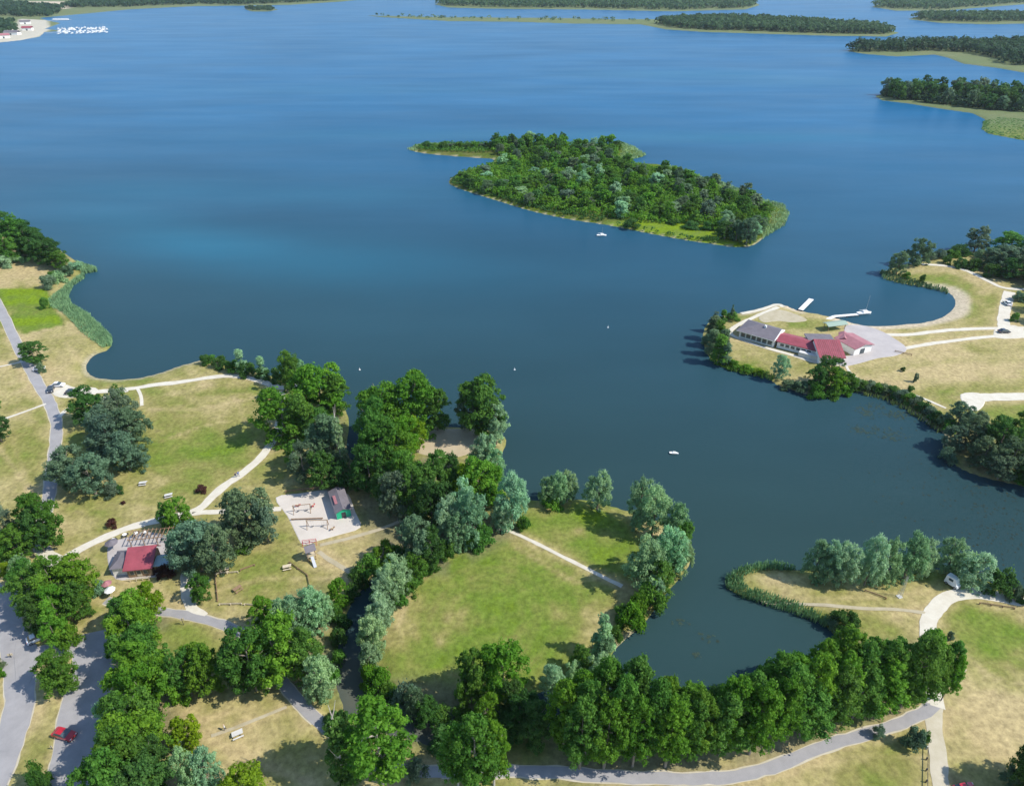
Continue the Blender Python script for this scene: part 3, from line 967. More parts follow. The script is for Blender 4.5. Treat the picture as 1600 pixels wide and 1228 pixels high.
def clump(where, group, items, pale=None):
    """items: (kind, tint, trunk px, ground py, crown width px, crown top py). Labels count along each look from the left."""
    buckets = {}
    for it in items:
        buckets.setdefault((it[0], it[1]), []).append(it)
    for (kind, tint), its in buckets.items():
        its.sort(key=lambda q: q[2])
        for i, (k_, t_, bx, by, w, top) in enumerate(its):
            p = g(bx, by)
            h = height_at(p, top) * .97
            r = w / 2 * mpp(p)
            if kind == 'bush':
                h = max(h, .8)
            n = len(its)
            word = NOUN[kind][1]
            if n == 1:
                lab = f'{LOOK[tint]} {word} {where}'
            elif i == n - 1:
                lab = f'{LOOK[tint]} {word} {where}, rightmost'
            elif i == 0:
                lab = f'{LOOK[tint]} {word} {where}, leftmost'
            else:
                lab = f'{LOOK[tint]} {word} {where}, {ORD[i]}'
            plant(kind, tint, p[:2], h, r, lab, group, pale)


B, W_, T_, C_, U = 'broad', 'willow', 'tall', 'column', 'bush'
clump('in the wood at the left lake point', 'trees of the left lake point', [
    (B, 'D', 5, 398, 52, 322), (B, 'M', 32, 402, 48, 338), (B, 'D', 50, 404, 42, 350), (B, 'M', 18, 412, 34, 366), (B, 'D', 66, 412, 36, 366), (B, 'D', 86, 416, 38, 376), (B, 'M', 98, 421, 26, 392),
    (B, 'D', 74, 405, 30, 360), (B, 'M', -25, 396, 60, 306), (B, 'D', -60, 402, 60, 312), (B, 'M', -15, 380, 50, 322), (B, 'D', 42, 382, 40, 345), (B, 'D', -90, 410, 60, 320)])
clump('on the shore below the left wood', 'bushes on the left shore', [
    (U, 'S', 8, 418, 26, 398), (U, 'S', 32, 410, 18, 398), (U, 'S', 92, 441, 26, 424), (U, 'K', 78, 450, 24, 430), (U, 'M', 72, 482, 14, 464), (U, 'K', 106, 430, 22, 415), (U, 'S', 118, 420, 22, 408), (U, 'M', 85, 436, 18, 424)])
clump('beside the road near the left beach', 'trees by the left road', [(B, 'D', 57, 568, 37, 533), (U, 'K', 66, 581, 13, 567)])
clump('at the left edge beside the thin footpath', 'trees by the left road', [(B, 'D', 2, 690, 42, 646), (U, 'M', -2, 636, 12, 624)])
clump("right of the grey road", 'grey clump by the road', [
    (B, 'D', 142, 662, 50, 606), (B, 'M', 190, 640, 20, 601), (W_, 'K', 196, 668, 54, 610), (W_, 'K', 212, 700, 58, 638), (W_, 'K', 178, 712, 66, 650), (W_, 'K', 204, 734, 60, 678), (W_, 'K', 168, 690, 48, 634),
    (W_, 'K', 118, 758, 62, 700), (W_, 'K', 150, 772, 60, 712), (U, 'K', 178, 774, 24, 756), (U, 'D', 186, 770, 16, 757), (W_, 'K', 98, 752, 26, 716)])
clump("where grey road meets white path", 'trees at the road junction', [(B, 'M', 82, 850, 62, 768), (B, 'D', 70, 862, 40, 795), (B, 'K', 14, 862, 54, 782), (B, 'M', 38, 872, 46, 824), (B, 'M', 2, 880, 40, 828), (U, 'S', 42, 905, 40, 872), (U, 'Y', 14, 895, 22, 878)])
clump('in the clump above the car park', 'trees above the car park', [
    (B, 'G', 132, 938, 64, 874), (B, 'G', 100, 948, 66, 876), (B, 'M', 66, 958, 60, 896), (B, 'G', 100, 980, 54, 920), (B, 'D', 72, 986, 44, 930), (B, 'G', 94, 1008, 40, 958), (B, 'M', 128, 966, 46, 912),
    (U, 'G', 112, 1008, 36, 978), (B, 'M', 45, 925, 44, 878), (U, 'S', 158, 926, 22, 905)])
clump("in the row beside the car park", 'long row beside the car park', [
    (B, 'Y', 237, 962, 42, 912), (B, 'G', 215, 985, 62, 930), (B, 'M', 200, 1000, 46, 938), (B, 'G', 222, 1022, 68, 950), (B, 'M', 232, 1062, 74, 985), (B, 'G', 226, 1092, 84, 1012), (B, 'G', 242, 1130, 76, 1050), (B, 'M', 222, 1165, 84, 1082),
    (B, 'G', 228, 1205, 88, 1120), (B, 'M', 215, 1250, 92, 1155), (B, 'D', 250, 1235, 60, 1160), (B, 'M', 200, 1290, 90, 1190), (B, 'D', 250, 1290, 80, 1195)])
clump('in front of the long green row', 'long row beside the car park', [(W_, 'S', 186, 1152, 44, 1094), (W_, 'S', 172, 1172, 26, 1140), (U, 'M', 176, 1020, 22, 1004)])
clump("between the car park lanes", 'trees of the car park', [(B, 'M', 106, 1076, 54, 1016), (U, 'G', 92, 1076, 34, 1044), (U, 'M', 66, 1225, 28, 1192), (U, 'D', 72, 1245, 34, 1205), (U, 'K', -2, 1046, 20, 1022), (U, 'G', 2, 1060, 14, 1040)])
clump('beside the playground path', 'trees by the restaurant', [(B, 'G', 284, 824, 38, 780), (B, 'M', 266, 826, 26, 786), (U, 'G', 300, 826, 18, 806)])
clump('in front of the restaurant terrace', 'trees by the restaurant', [
    (W_, 'K', 316, 892, 74, 816), (W_, 'K', 345, 896, 56, 826), (W_, 'K', 292, 888, 44, 834), (B, 'K', 396, 844, 74, 764), (B, 'K', 420, 846, 40, 780), (B, 'K', 374, 830, 36, 776), (U, 'R', 262, 898, 30, 884), (U, 'R', 248, 892, 20, 882), (U, 'M', 378, 862, 22, 850)])
clump('beside the light path below the terrace', 'trees by the restaurant', [(B, 'M', 318, 938, 34, 900)])
clump("behind the left beach path", 'shrubs of the beach path', [
    (U, 'D', 322, 568, 20, 555), (U, 'D', 345, 573, 26, 556), (U, 'M', 365, 580, 26, 562), (U, 'D', 388, 586, 28, 566), (U, 'D', 412, 591, 26, 572), (U, 'D', 436, 595, 26, 574), (U, 'M', 330, 565, 18, 554),
    (C_, 'S', 380, 584, 17, 545), (C_, 'S', 412, 592, 16, 556), (W_, 'M', 458, 608, 38, 548), (W_, 'S', 474, 608, 28, 562)])
clump('above the curved white path', 'trees above the curved path', [
    (B, 'G', 505, 650, 80, 568), (B, 'G', 448, 685, 84, 606), (B, 'M', 478, 690, 50, 616), (B, 'G', 478, 638, 50, 574), (B, 'M', 528, 650, 40, 582), (U, 'K', 418, 622, 20, 606), (B, 'M', 498, 690, 44, 636)])
clump("beside the dark inlet", 'trees by the inlet', [
    (C_, 'K', 520, 728, 40, 648), (W_, 'K', 500, 728, 44, 662), (B, 'K', 478, 752, 44, 694), (B, 'D', 505, 764, 50, 706), (W_, 'M', 522, 700, 34, 650), (B, 'M', 462, 730, 30, 690), (B, 'D', 535, 764, 40, 722), (B, 'D', 562, 764, 40, 722)])
clump('beside the inlet with a bare white trunk', 'trees by the inlet', [(C_, 'S', 536, 735, 22, 652)], THIN_PALE)
clump("in the wood left of the sand clearing", 'trees of the lakeside wood', [
    (B, 'G', 604, 686, 80, 594), (B, 'G', 650, 676, 82, 582), (B, 'M', 684, 672, 46, 606), (B, 'M', 588, 716, 56, 622), (B, 'G', 630, 714, 48, 648), (B, 'Y', 652, 702, 32, 650),
    (B, 'M', 600, 745, 66, 656), (B, 'D', 580, 768, 50, 694), (B, 'M', 640, 782, 58, 702), (B, 'K', 622, 812, 52, 736), (B, 'D', 600, 792, 36, 736), (B, 'M', 648, 808, 56, 726), (B, 'G', 626, 740, 50, 668)])
clump('on the lakeshore right of the sand clearing', 'trees of the lakeside wood', [
    (B, 'M', 752, 682, 70, 590), (B, 'K', 734, 672, 38, 606), (B, 'S', 776, 692, 38, 626), (B, 'D', 760, 684, 50, 608), (W_, 'S', 757, 742, 46, 678), (W_, 'S', 772, 752, 36, 694)])
clump('below the sand clearing', 'trees of the lakeside wood', [
    (B, 'M', 682, 790, 62, 704), (B, 'G', 748, 800, 66, 718), (B, 'Y', 728, 796, 48, 726), (B, 'G', 772, 790, 40, 728), (B, 'D', 704, 775, 44, 712), (B, 'D', 676, 826, 44, 748), (B, 'D', 696, 826, 40, 756)])
clump("above the round meadow", 'willows above the round meadow', [
    (W_, 'S', 706, 846, 52, 776), (W_, 'S', 738, 850, 50, 768), (W_, 'S', 726, 832, 50, 752), (W_, 'S', 800, 824, 54, 740), (W_, 'S', 784, 830, 34, 776), (B, 'K', 655, 880, 62, 806), (B, 'D', 676, 888, 44, 826),
    (U, 'M', 752, 852, 40, 822), (U, 'M', 700, 870, 30, 848), (U, 'D', 630, 880, 30, 850), (W_, 'S', 716, 858, 38, 800), (U, 'G', 735, 856, 24, 836), (U, 'M', 818, 826, 22, 808)])
clump("at the meadow corner on the lake", 'willows along the lake edge of the meadow', [(W_, 'S', 856, 786, 30, 743), (W_, 'S', 872, 788, 28, 736), (W_, 'S', 886, 780, 30, 733), (U, 'G', 862, 793, 34, 775)])
clump('on the lake edge of the meadow', 'willows along the lake edge of the meadow', [(W_, 'S', 933, 795, 44, 737), (W_, 'S', 997, 818, 46, 748), (W_, 'S', 1018, 836, 50, 758), (W_, 'S', 1054, 850, 40, 786), (W_, 'M', 1062, 876, 40, 812)])
clump("at the meadow tip by the bay", 'trees at the meadow tip', [
    (B, 'S', 1004, 914, 62, 842), (W_, 'S', 1042, 896, 48, 824), (W_, 'S', 1062, 892, 34, 836), (W_, 'M', 1026, 926, 48, 870), (U, 'M', 1014, 944, 46, 908), (U, 'G', 995, 960, 36, 928), (W_, 'S', 1022, 936, 30, 896), (U, 'G', 986, 980, 44, 944), (U, 'M', 970, 962, 24, 946)])
clump('on the bay side of the round meadow', 'trees on the bay side', [(C_, 'S', 940, 1022, 32, 955), (W_, 'S', 945, 1030, 34, 990), (U, 'M', 962, 996, 22, 976), (W_, 'S', 862, 1082, 40, 1034), (W_, 'M', 908, 1050, 42, 1008), (W_, 'S', 934, 1066, 44, 1020), (W_, 'S', 955, 1085, 36, 1036), (W_, 'S', 895, 1066, 30, 1030)])
clump('at the foot of the round meadow', 'trees at the foot of the meadow', [
    (B, 'G', 786, 1082, 72, 1004), (B, 'M', 742, 1088, 54, 1018), (B, 'M', 728, 1100, 34, 1050), (B, 'D', 798, 1112, 42, 1062), (B, 'G', 762, 1134, 42, 1080), (U, 'K', 638, 1106, 46, 1062), (W_, 'K', 652, 1118, 34, 1070), (W_, 'D', 668, 1128, 40, 1088),
    (U, 'M', 690, 1122, 40, 1100), (U, 'D', 620, 1098, 40, 1074), (B, 'D', 812, 1142, 56, 1090), (B, 'D', 838, 1160, 54, 1098), (U, 'D', 700, 1160, 60, 1138), (U, 'D', 780, 1160, 50, 1132), (W_, 'D', 826, 1120, 40, 1076), (U, 'M', 720, 1118, 30, 1098)])
clump('on the left bank of the creek', 'trees on the creek banks', [
    (U, 'M', 580, 902, 44, 866), (B, 'G', 602, 880, 34, 844), (U, 'G', 620, 872, 30, 848), (B, 'G', 533, 948, 32, 900), (U, 'M', 527, 966, 24, 940), (U, 'D', 536, 975, 26, 955), (U, 'D', 530, 1000, 26, 978), (U, 'M', 530, 1030, 24, 1010), (U, 'D', 550, 930, 24, 910), (U, 'D', 560, 910, 30, 885), (W_, 'S', 505, 1088, 50, 1022), (U, 'M', 512, 1062, 40, 1035), (U, 'S', 496, 1086, 36, 1054),
    (W_, 'S', 492, 982, 54, 920), (W_, 'S', 510, 972, 34, 926), (W_, 'S', 468, 992, 44, 930), (W_, 'S', 450, 1000, 44, 940)])
clump('on the meadow bank of the creek', 'trees on the creek banks', [
    (W_, 'S', 622, 930, 46, 868), (W_, 'S', 604, 958, 46, 896), (W_, 'S', 612, 944, 40, 884), (W_, 'M', 648, 905, 36, 866), (W_, 'S', 596, 990, 44, 930), (W_, 'S', 586, 1022, 44, 960), (W_, 'S', 580, 1046, 34, 1000), (U, 'G', 590, 1072, 46, 1034), (U, 'G', 578, 1064, 30, 1030),
    (U, 'M', 640, 925, 36, 900), (U, 'M', 660, 902, 34, 876), (U, 'M', 676, 892, 24, 870), (U, 'M', 606, 1082, 34, 1062), (U, 'D', 590, 975, 30, 950), (U, 'M', 626, 948, 26, 928), (U, 'D', 582, 1000, 26, 978), (U, 'M', 592, 940, 26, 918), (U, 'D', 574, 1030, 22, 1010)])
clump("beside the path left of the creek", 'trees beside the asphalt path', [
    (B, 'G', 418, 985, 40, 936), (W_, 'S', 440, 980, 40, 936), (B, 'G', 440, 1060, 92, 972), (B, 'M', 402, 1078, 74, 988), (B, 'M', 480, 1058, 56, 985), (B, 'D', 378, 1072, 44, 1006), (B, 'G', 330, 1080, 54, 1008), (B, 'M', 300, 1086, 48, 1020), (B, 'G', 316, 1066, 46, 1010), (U, 'G', 288, 1090, 30, 1068)])
clump('on the dry lawn at the bottom left', 'trees on the dry lawn', [(B, 'Y', 300, 1170, 46, 1120), (U, 'S', 286, 1166, 26, 1140), (W_, 'S', 306, 1240, 38, 1172), (W_, 'S', 336, 1236, 44, 1168), (B, 'Y', 388, 1262, 72, 1208)])
clump('beside the asphalt path at the bottom', 'trees at the bottom edge', [(T_, 'G', 600, 1222, 106, 1096), (T_, 'M', 745, 1232, 84, 1120), (T_, 'G', 772, 1226, 56, 1126), (T_, 'M', 716, 1226, 52, 1130)], TALL_PALE)
clump('with a bare pale trunk beside the path bend', 'trees at the bottom edge', [(C_, 'D', 542, 1226, 40, 1122)], THIN_PALE)
clump('under the poplar beside the creek mouth', 'trees at the bottom edge', [(U, 'D', 520, 1130, 26, 1112), (U, 'D', 536, 1140, 34, 1112), (U, 'K', 560, 1160, 30, 1138), (U, 'K', 650, 1215, 40, 1192)])
# the poplar grove: rows from the bay down to the asphalt path
rows = [("in the back row of the grove", [(905, 1140, 1052), (948, 1142, 1040), (990, 1148, 1044), (1030, 1146, 1046), (1072, 1150, 1058), (1112, 1152, 1062), (1152, 1140, 1056), (1192, 1120, 1032), (1232, 1108, 1022), (1270, 1096, 1004), (1308, 1082, 988), (1345, 1078, 984), (1382, 1078, 986), (1420, 1082, 992)]),
        ('in the middle row of the grove', [(880, 1172, 1070), (922, 1178, 1066), (962, 1180, 1066), (1004, 1182, 1070), (1046, 1180, 1074), (1088, 1178, 1080), (1130, 1172, 1076), (1170, 1158, 1060), (1212, 1144, 1046), (1252, 1132, 1032), (1292, 1120, 1018), (1332, 1108, 1010), (1370, 1102, 1008), (1408, 1100, 1006)]),
        ('in the front row of the grove', [(900, 1196, 1096), (944, 1200, 1098), (990, 1196, 1094), (1034, 1194, 1096), (1080, 1190, 1092), (1122, 1184, 1092), (1164, 1174, 1080), (1206, 1160, 1072), (1248, 1148, 1060), (1290, 1134, 1048), (1328, 1122, 1038), (1366, 1112, 1030), (1400, 1102, 1022)])]
for wh, its in rows:
    clump(wh, 'poplars of the grove on the bay', [(T_, 'GMGMMGMGGM'[(i * 3 + len(wh)) % 10], x + rnd.uniform(-9, 9), y + rnd.uniform(-5, 5), 62 + rnd.uniform(-9, 9), t + rnd.uniform(-16, 16)) for i, (x, y, t) in enumerate(its)])
clump('right of the white gravel track', 'poplars of the grove on the bay', [(T_, 'M', 1462, 1080, 40, 1002), (T_, 'G', 1470, 1094, 30, 1024), (T_, 'M', 1440, 1090, 40, 1008)])
clump('beside the dirt track below the grove', 'bushes of the dirt track', [(U, 'K', 1424, 1166, 32, 1140), (U, 'M', 1438, 1162, 18, 1142), (U, 'K', 1370, 1150, 18, 1134), (U, 'K', 1483, 998, 12, 986)])
clump('at the bottom right corner', 'trees at the bottom right corner', [(B, 'D', 1590, 1232, 56, 1166), (B, 'D', 1612, 1222, 50, 1170), (U, 'K', 1572, 1226, 26, 1200), (B, 'D', 1640, 1270, 60, 1180)])
clump('on the sandy spit', 'willows on the sandy spit', [
    (W_, 'S', 1270, 902, 38, 842), (W_, 'S', 1290, 908, 40, 846), (W_, 'S', 1312, 912, 40, 850), (W_, 'S', 1350, 914, 40, 838), (W_, 'S', 1374, 912, 38, 842), (W_, 'S', 1412, 902, 44, 832), (W_, 'S', 1436, 896, 36, 842),
    (W_, 'S', 1478, 892, 42, 838), (W_, 'S', 1514, 916, 46, 864), (U, 'S', 1500, 904, 40, 862)])
clump('at the root of the sandy spit', 'bushes on the sandy spit', [(U, 'D', 1556, 924, 42, 890), (U, 'K', 1580, 934, 26, 912), (U, 'D', 1318, 978, 44, 955), (U, 'K', 1300, 976, 22, 960), (U, 'D', 1606, 942, 30, 918)])
clump('on the right shore by the thin path', 'trees of the right shore wood', [
    (B, 'K', 1494, 668, 36, 628), (B, 'K', 1486, 700, 36, 662), (B, 'K', 1515, 700, 44, 650), (B, 'D', 1552, 716, 60, 654), (B, 'K', 1532, 728, 46, 684), (B, 'M', 1590, 716, 54, 662), (B, 'K', 1572, 738, 48, 686), (B, 'D', 1600, 750, 44, 704), (B, 'K', 1560, 745, 44, 708),
    (U, 'K', 1528, 666, 30, 645), (B, 'M', 1618, 690, 60, 640), (U, 'G', 1596, 752, 24, 738), (U, 'K', 1510, 655, 16, 648), (U, 'M', 1580, 672, 24, 655), (U, 'K', 1480, 716, 26, 695), (B, 'D', 1640, 760, 60, 700)])
clump('in the thicket below the red roofs', 'trees below the red roofs', [(B, 'D', 1290, 604, 44, 558), (B, 'D', 1272, 608, 30, 572), (B, 'G', 1302, 612, 34, 572), (B, 'M', 1322, 610, 28, 578), (U, 'K', 1250, 608, 26, 592), (U, 'M', 1275, 616, 30, 596), (U, 'M', 1300, 616, 26, 600), (U, 'K', 1232, 604, 24, 590), (U, 'G', 1316, 614, 24, 596)])
clump('alone on the dry bank below the hall', 'trees below the red roofs', [(W_, 'S', 1217, 590, 27, 552)])
clump('on the tip left of the hall', 'upright trees on the hall tip', [
    (C_, 'K', 1112, 528, 20, 492), (C_, 'M', 1120, 540, 22, 500), (C_, 'K', 1112, 552, 20, 512), (C_, 'M', 1122, 566, 24, 520), (C_, 'K', 1132, 568, 18, 534), (C_, 'M', 1128, 508, 12, 484), (C_, 'K', 1142, 500, 8, 476), (C_, 'K', 1116, 516, 16, 486), (C_, 'K', 1128, 552, 20, 514), (U, 'M', 1144, 500, 22, 488), (U, 'K', 1104, 536, 18, 520), (U, 'G', 1146, 572, 22, 560), (U, 'G', 1166, 578, 24, 568), (U, 'Y', 1186, 582, 20, 574)])
clump("in the right shore hedge", 'hedge bushes along the right shore', [(U, 'DKMKDKMKDK'[i % 10], x, y, 24, y - 15) for i, (x, y) in enumerate(
    [(1345, 606), (1358, 608), (1370, 611), (1382, 613), (1394, 617), (1406, 622), (1418, 627), (1430, 633), (1442, 640), (1452, 648), (1462, 656), (1472, 662), (1482, 668), (1336, 604)])])
clump('on the open dry field at the right', 'bushes of the dry field', [(U, 'D', 1410, 580, 8, 573), (U, 'K', 1429, 597, 8, 583), (U, 'D', 1422, 611, 12, 603)])
clump("above the sheltered bay", 'trees above the sheltered bay', [
    (W_, 'K', 1432, 414, 38, 372), (W_, 'K', 1400, 428, 26, 393), (U, 'D', 1440, 440, 10, 428), (U, 'M', 1415, 436, 12, 424), (U, 'K', 1452, 404, 20, 392), (U, 'K', 1468, 402, 20, 388), (B, 'K', 1522, 392, 36, 352), (U, 'D', 1500, 396, 30, 382), (B, 'M', 1572, 405, 48, 363), (B, 'K', 1560, 422, 46, 384), (B, 'K', 1585, 424, 44, 384),
    (B, 'K', 1604, 414, 40, 372), (B, 'K', 1536, 418, 34, 388), (B, 'K', 1604, 438, 44, 396), (U, 'M', 1488, 402, 24, 390), (B, 'D', 1576, 436, 34, 404), (U, 'D', 1500, 418, 22, 404), (U, 'D', 1520, 420, 24, 404), (U, 'D', 1478, 412, 16, 400), (U, 'D', 1548, 432, 26, 412), (B, 'M', 1630, 400, 50, 360), (B, 'K', 1640, 440, 60, 390)])
clump('shading the bleached gravel drive', 'trees shading the drive', [(B, 'K', 1640, 470, 40, 430), (B, 'K', 1628, 488, 34, 450), (B, 'M', 1626, 506, 32, 470), (B, 'K', 1618, 452, 30, 425)])
clump('beside the bleached gravel drive', 'bushes beside the drive', [(U, 'M', 1584, 502, 12, 488), (U, 'K', 1592, 470, 20, 456)])
for k_, (x, y, w) in enumerate([(316, 768, 18), (176, 822, 18), (193, 787, 7)]):
    p = g(x, y)
    plant(U, 'R', p[:2], [2.0, 2.2, 1.0][k_], w / 2 * mpp(p), ['low dark reddish bush beside the curved white path', 'low dark reddish bush alone on the lawn above the straight path', 'smallest dark reddish bush alone on the open lawn'][k_], 'reddish bushes on the lawn')

# ------------------------------------------------------------------ the wooded island: trees one can tell apart as things, thicket as stuff
WOOD_ISLE = G2([(770, 226), (790, 222), (850, 226), (930, 228), (965, 230), (965, 248), (1000, 262), (1050, 270), (1085, 288), (1130, 300), (1165, 310), (1195, 325), (1200, 345), (1190, 362), (1160, 375), (1125, 368), (1100, 352),
                (1000, 348), (940, 338), (890, 335), (830, 322), (770, 306), (715, 286), (712, 278), (760, 262), (790, 250), (770, 238)])
CLEAR = [G2([(715, 268), (790, 252), (850, 255), (880, 268), (820, 292), (760, 290), (720, 282)])]
LAWN = G2([(940, 348), (1000, 345), (1060, 346), (1110, 356), (1150, 380), (1060, 372), (960, 352)])
spots = []
lo, hi = WOOD_ISLE.min(0), WOOD_ISLE.max(0)
tries = 0
while len(spots) < 205 and tries < 20000:
    tries += 1
    q = np.array([rnd.uniform(lo[0], hi[0]), rnd.uniform(lo[1], hi[1])])
    if not inside(q[None], WOOD_ISLE)[0] or inside(q[None], LAWN)[0]:
        continue
    if inside(q[None], CLEAR[0])[0] and rnd.random() < .8:
        continue
    if any((q[0] - s[0]) ** 2 + (q[1] - s[1]) ** 2 < 5.6 ** 2 for s in spots):
        continue
    spots.append(q)
spots.sort(key=lambda s: -s[1])
xm = [g(860, 280)[0], g(1000, 300)[0]]
for q in spots:
    t_ = rnd.choice('DMMMKKGMSG')
    part = 'western' if q[0] < xm[0] else ('middle' if q[0] < xm[1] else 'eastern')
    colk = int(np.clip((q[0] - lo[0]) / (hi[0] - lo[0]) * 6, 0, 5))
    dn = float(signed(q[None], WOOD_ISLE)[0])
    place = ['at the western end', 'west of the middle', 'left of the centre', 'right of the centre', 'east of the middle', 'at the eastern end'][colk]
    edge = 'in the heart of' if dn > 11 else ('on the near edge of' if q[1] < np.interp(q[0], [g(715, 290)[0], g(1190, 365)[0]], [g(715, 290)[1], g(1190, 360)[1]]) + 45 else 'on the far edge of')
    h = rnd.uniform(6, 10) * (.75 if part == 'western' and q[1] < g(800, 270)[1] else 1)
    plant('far' if rnd.random() < .6 else 'broad', t_, q, h, rnd.uniform(3.0, 4.6), f'{LOOK[t_]} tree {edge} the island wood, {place}', f'{LOOK[t_]} trees {edge} the island wood, {place}')
clump("on the island's western arm", 'bushes on the island arm', [(U, 'DMDKMDMKDM'[i % 10], x, 231 + (i % 3), 17, 221 + (i % 2) * 3) for i, x in enumerate([668, 680, 694, 706, 718, 730, 742, 754, 764])])
clump('beside the island lawn', 'trees beside the island lawn', [(W_, 'K', 1166, 380, 32, 338), (W_, 'K', 1150, 376, 26, 344), (B, 'D', 1132, 374, 28, 346), (B, 'K', 1182, 366, 28, 336), (U, 'D', 986, 355, 26, 340), (U, 'D', 1080, 356, 30, 346), (U, 'D', 1052, 350, 22, 342), (U, 'D', 1105, 358, 24, 346), (U, 'D', 1190, 350, 24, 338), (B, 'S', 1175, 372, 24, 346)])


def joined_wood(name, label, polys, spacing, hh, rr, tints, category=None, density=1.0, cards=26, leaf=1.0, shape='tree', zlift=0.0):
    """crowns too far away to tell apart, joined into one mesh"""
    pts = []
    for poly in polys:
        lo, hi = poly.min(0), poly.max(0)
        nx_, ny_ = int((hi[0] - lo[0]) / spacing) + 1, int((hi[1] - lo[1]) / spacing) + 1
        gx, gy = np.meshgrid(np.arange(nx_), np.arange(ny_))
        q = np.stack([gx.ravel(), gy.ravel()], 1) * spacing + lo + rng.uniform(-.45, .45, (nx_ * ny_, 2)) * spacing
        q = q[inside(q, poly)]
        q = q[rng.uniform(size=len(q)) < density]
        pts.append(q)
    q = np.concatenate(pts)
    n = len(q)
    h = rng.uniform(*hh, n)
    r = rng.uniform(*rr, n)
    tr = rng.uniform(size=n)
    K = cards
    u = rng.normal(size=(n, K, 3))
    u /= np.linalg.norm(u, axis=2)[..., None]
    u[..., 2] = np.where(rng.uniform(size=(n, K)) < .65, np.abs(u[..., 2]), u[..., 2])
    c = u * rng.uniform(.7, 1.05, (n, K, 1)) * np.stack([r, r, h * .5], 1)[:, None, :]
    c[..., 2] += (h * .5)[:, None]
    c[..., 0] += q[:, 0, None]
    c[..., 1] += q[:, 1, None]
    c[..., 2] = np.maximum(c[..., 2], .4) + GZ + zlift
    nor = u + rng.normal(size=u.shape) * .4
    nor /= np.linalg.norm(nor, axis=2)[..., None]
    ax = np.cross(nor, rng.normal(size=u.shape))
    ax /= np.linalg.norm(ax, axis=2)[..., None]
    ay = np.cross(nor, ax)
    s = leaf * rng.uniform(.7, 1.3, (n, K, 1)) * (r.mean() / 4)
    V = np.stack([c - ax * s - ay * s * .5, c + ax * s * .3 - ay * s * .9, c + ax * s + ay * s * .5, c - ax * s * .3 + ay * s * .9], 2).reshape(-1, 3)
    tint = np.clip(.5 + (tr[:, None] - .5) * .55 + rng.normal(size=(n, K)) * .12, 0, 1)
    me = new_mesh(name, V, np.arange(len(V)).reshape(-1, 4), [M_LEAF], attrs={'tint': ('FLOAT', np.repeat(tint.ravel(), 4))})
    return link(name, me, color=TINTS[tints], label=label, kind='stuff')


joined_wood('island_thicket', 'low green thicket covering the ground of the island wood', [WOOD_ISLE], 2.3, (1.8, 4.6), (1.4, 2.2), 'G', density=.9, cards=18, leaf=1.1)
joined_wood('shore_scrub', 'dark waterside scrub along the near shore of the island', [G2([(704, 286), (740, 299), (782, 311), (832, 326), (890, 339), (945, 347), (945, 341), (890, 331), (830, 316), (780, 300), (730, 286), (712, 276)]), G2([(940, 350), (1010, 361), (1070, 372), (1112, 378), (1150, 383), (1110, 375), (1060, 368), (1000, 357)])], 2.2, (.8, 2.6), (1.0, 1.7), 'D', density=.95, cards=18, leaf=1.1)
joined_wood('arm_thicket', 'low brush along the narrow western arm of the island', [G2([(650, 229), (700, 225), (768, 225), (790, 232), (760, 240), (700, 238), (655, 235)])], 2.6, (1.2, 3.0), (1.2, 2.0), 'M', cards=16, leaf=1.1)
# woods of the right hand spits
SPA_WOOD = G2([(1372, 151), (1382, 146), (1440, 144), (1600, 150), (2300, 172), (2300, 215), (1700, 182), (1600, 176), (1540, 172), (1480, 165), (1420, 158)])
sp = []
lo, hi = SPA_WOOD.min(0), SPA_WOOD.max(0)
hi[0] = g(1700, 160)[0]
tries = 0
while len(sp) < 90 and tries < 8000:
    tries += 1
    q = np.array([rnd.uniform(lo[0], hi[0]), rnd.uniform(lo[1], hi[1])])
    if inside(q[None], SPA_WOOD)[0] and not any((q[0] - s[0]) ** 2 + (q[1] - s[1]) ** 2 < 9 ** 2 for s in sp):
        sp.append(q)
sp.sort(key=lambda s: s[0])
for q in sp:
    t_ = rnd.choice('DDDK')
    front = 'front edge' if float(signed(q[None], SPA_WOOD)[0]) < 12 and q[1] < g(1500, 160)[1] + 40 else 'back'
    col_ = ['leftmost quarter', 'second quarter from the left', 'third quarter from the left', 'rightmost quarter'][int(np.clip((q[0] - lo[0]) / (hi[0] - lo[0]) * 4, 0, 3))]
    plant('far', t_, q, rnd.uniform(12, 17), rnd.uniform(4.5, 6.5), f'{LOOK[t_]} tree on the nearest right spit, {front}, {col_}', f'{LOOK[t_]} trees of the nearest right spit, {front}, {col_}')
joined_wood('spit_thicket', 'dark undergrowth beneath the trees of the nearest right spit', [SPA_WOOD], 6, (3, 8), (3, 5), 'F', cards=26, leaf=1.2)
joined_wood('far_wood', 'dark wood on the second right hand spit', [G2([(1326, 79), (1345, 75), (1480, 72), (1600, 70), (2300, 70), (2300, 120), (1700, 104), (1600, 104), (1565, 100), (1560, 92), (1500, 82), (1450, 80), (1400, 82), (1350, 82)])], 9.5, (10, 17), (5, 7), 'F', cards=32, leaf=1.2)
joined_wood('far_wood', 'dark wood on the long island', [G2([(1024, 37), (1060, 32), (1160, 31), (1280, 38), (1362, 44), (1398, 51), (1380, 54), (1300, 53), (1200, 50), (1100, 47), (1045, 43)])], 11, (10, 16), (6, 8), 'H', cards=30, leaf=1.3)
joined_wood('far_wood', 'low scrub on the thin sandy bar', [G2([(572, 24), (700, 28), (860, 29), (1020, 32), (1010, 34), (860, 33), (700, 30), (600, 27)])], 22, (3, 7), (4, 7), 'K', density=.5, cards=14, leaf=1.3)
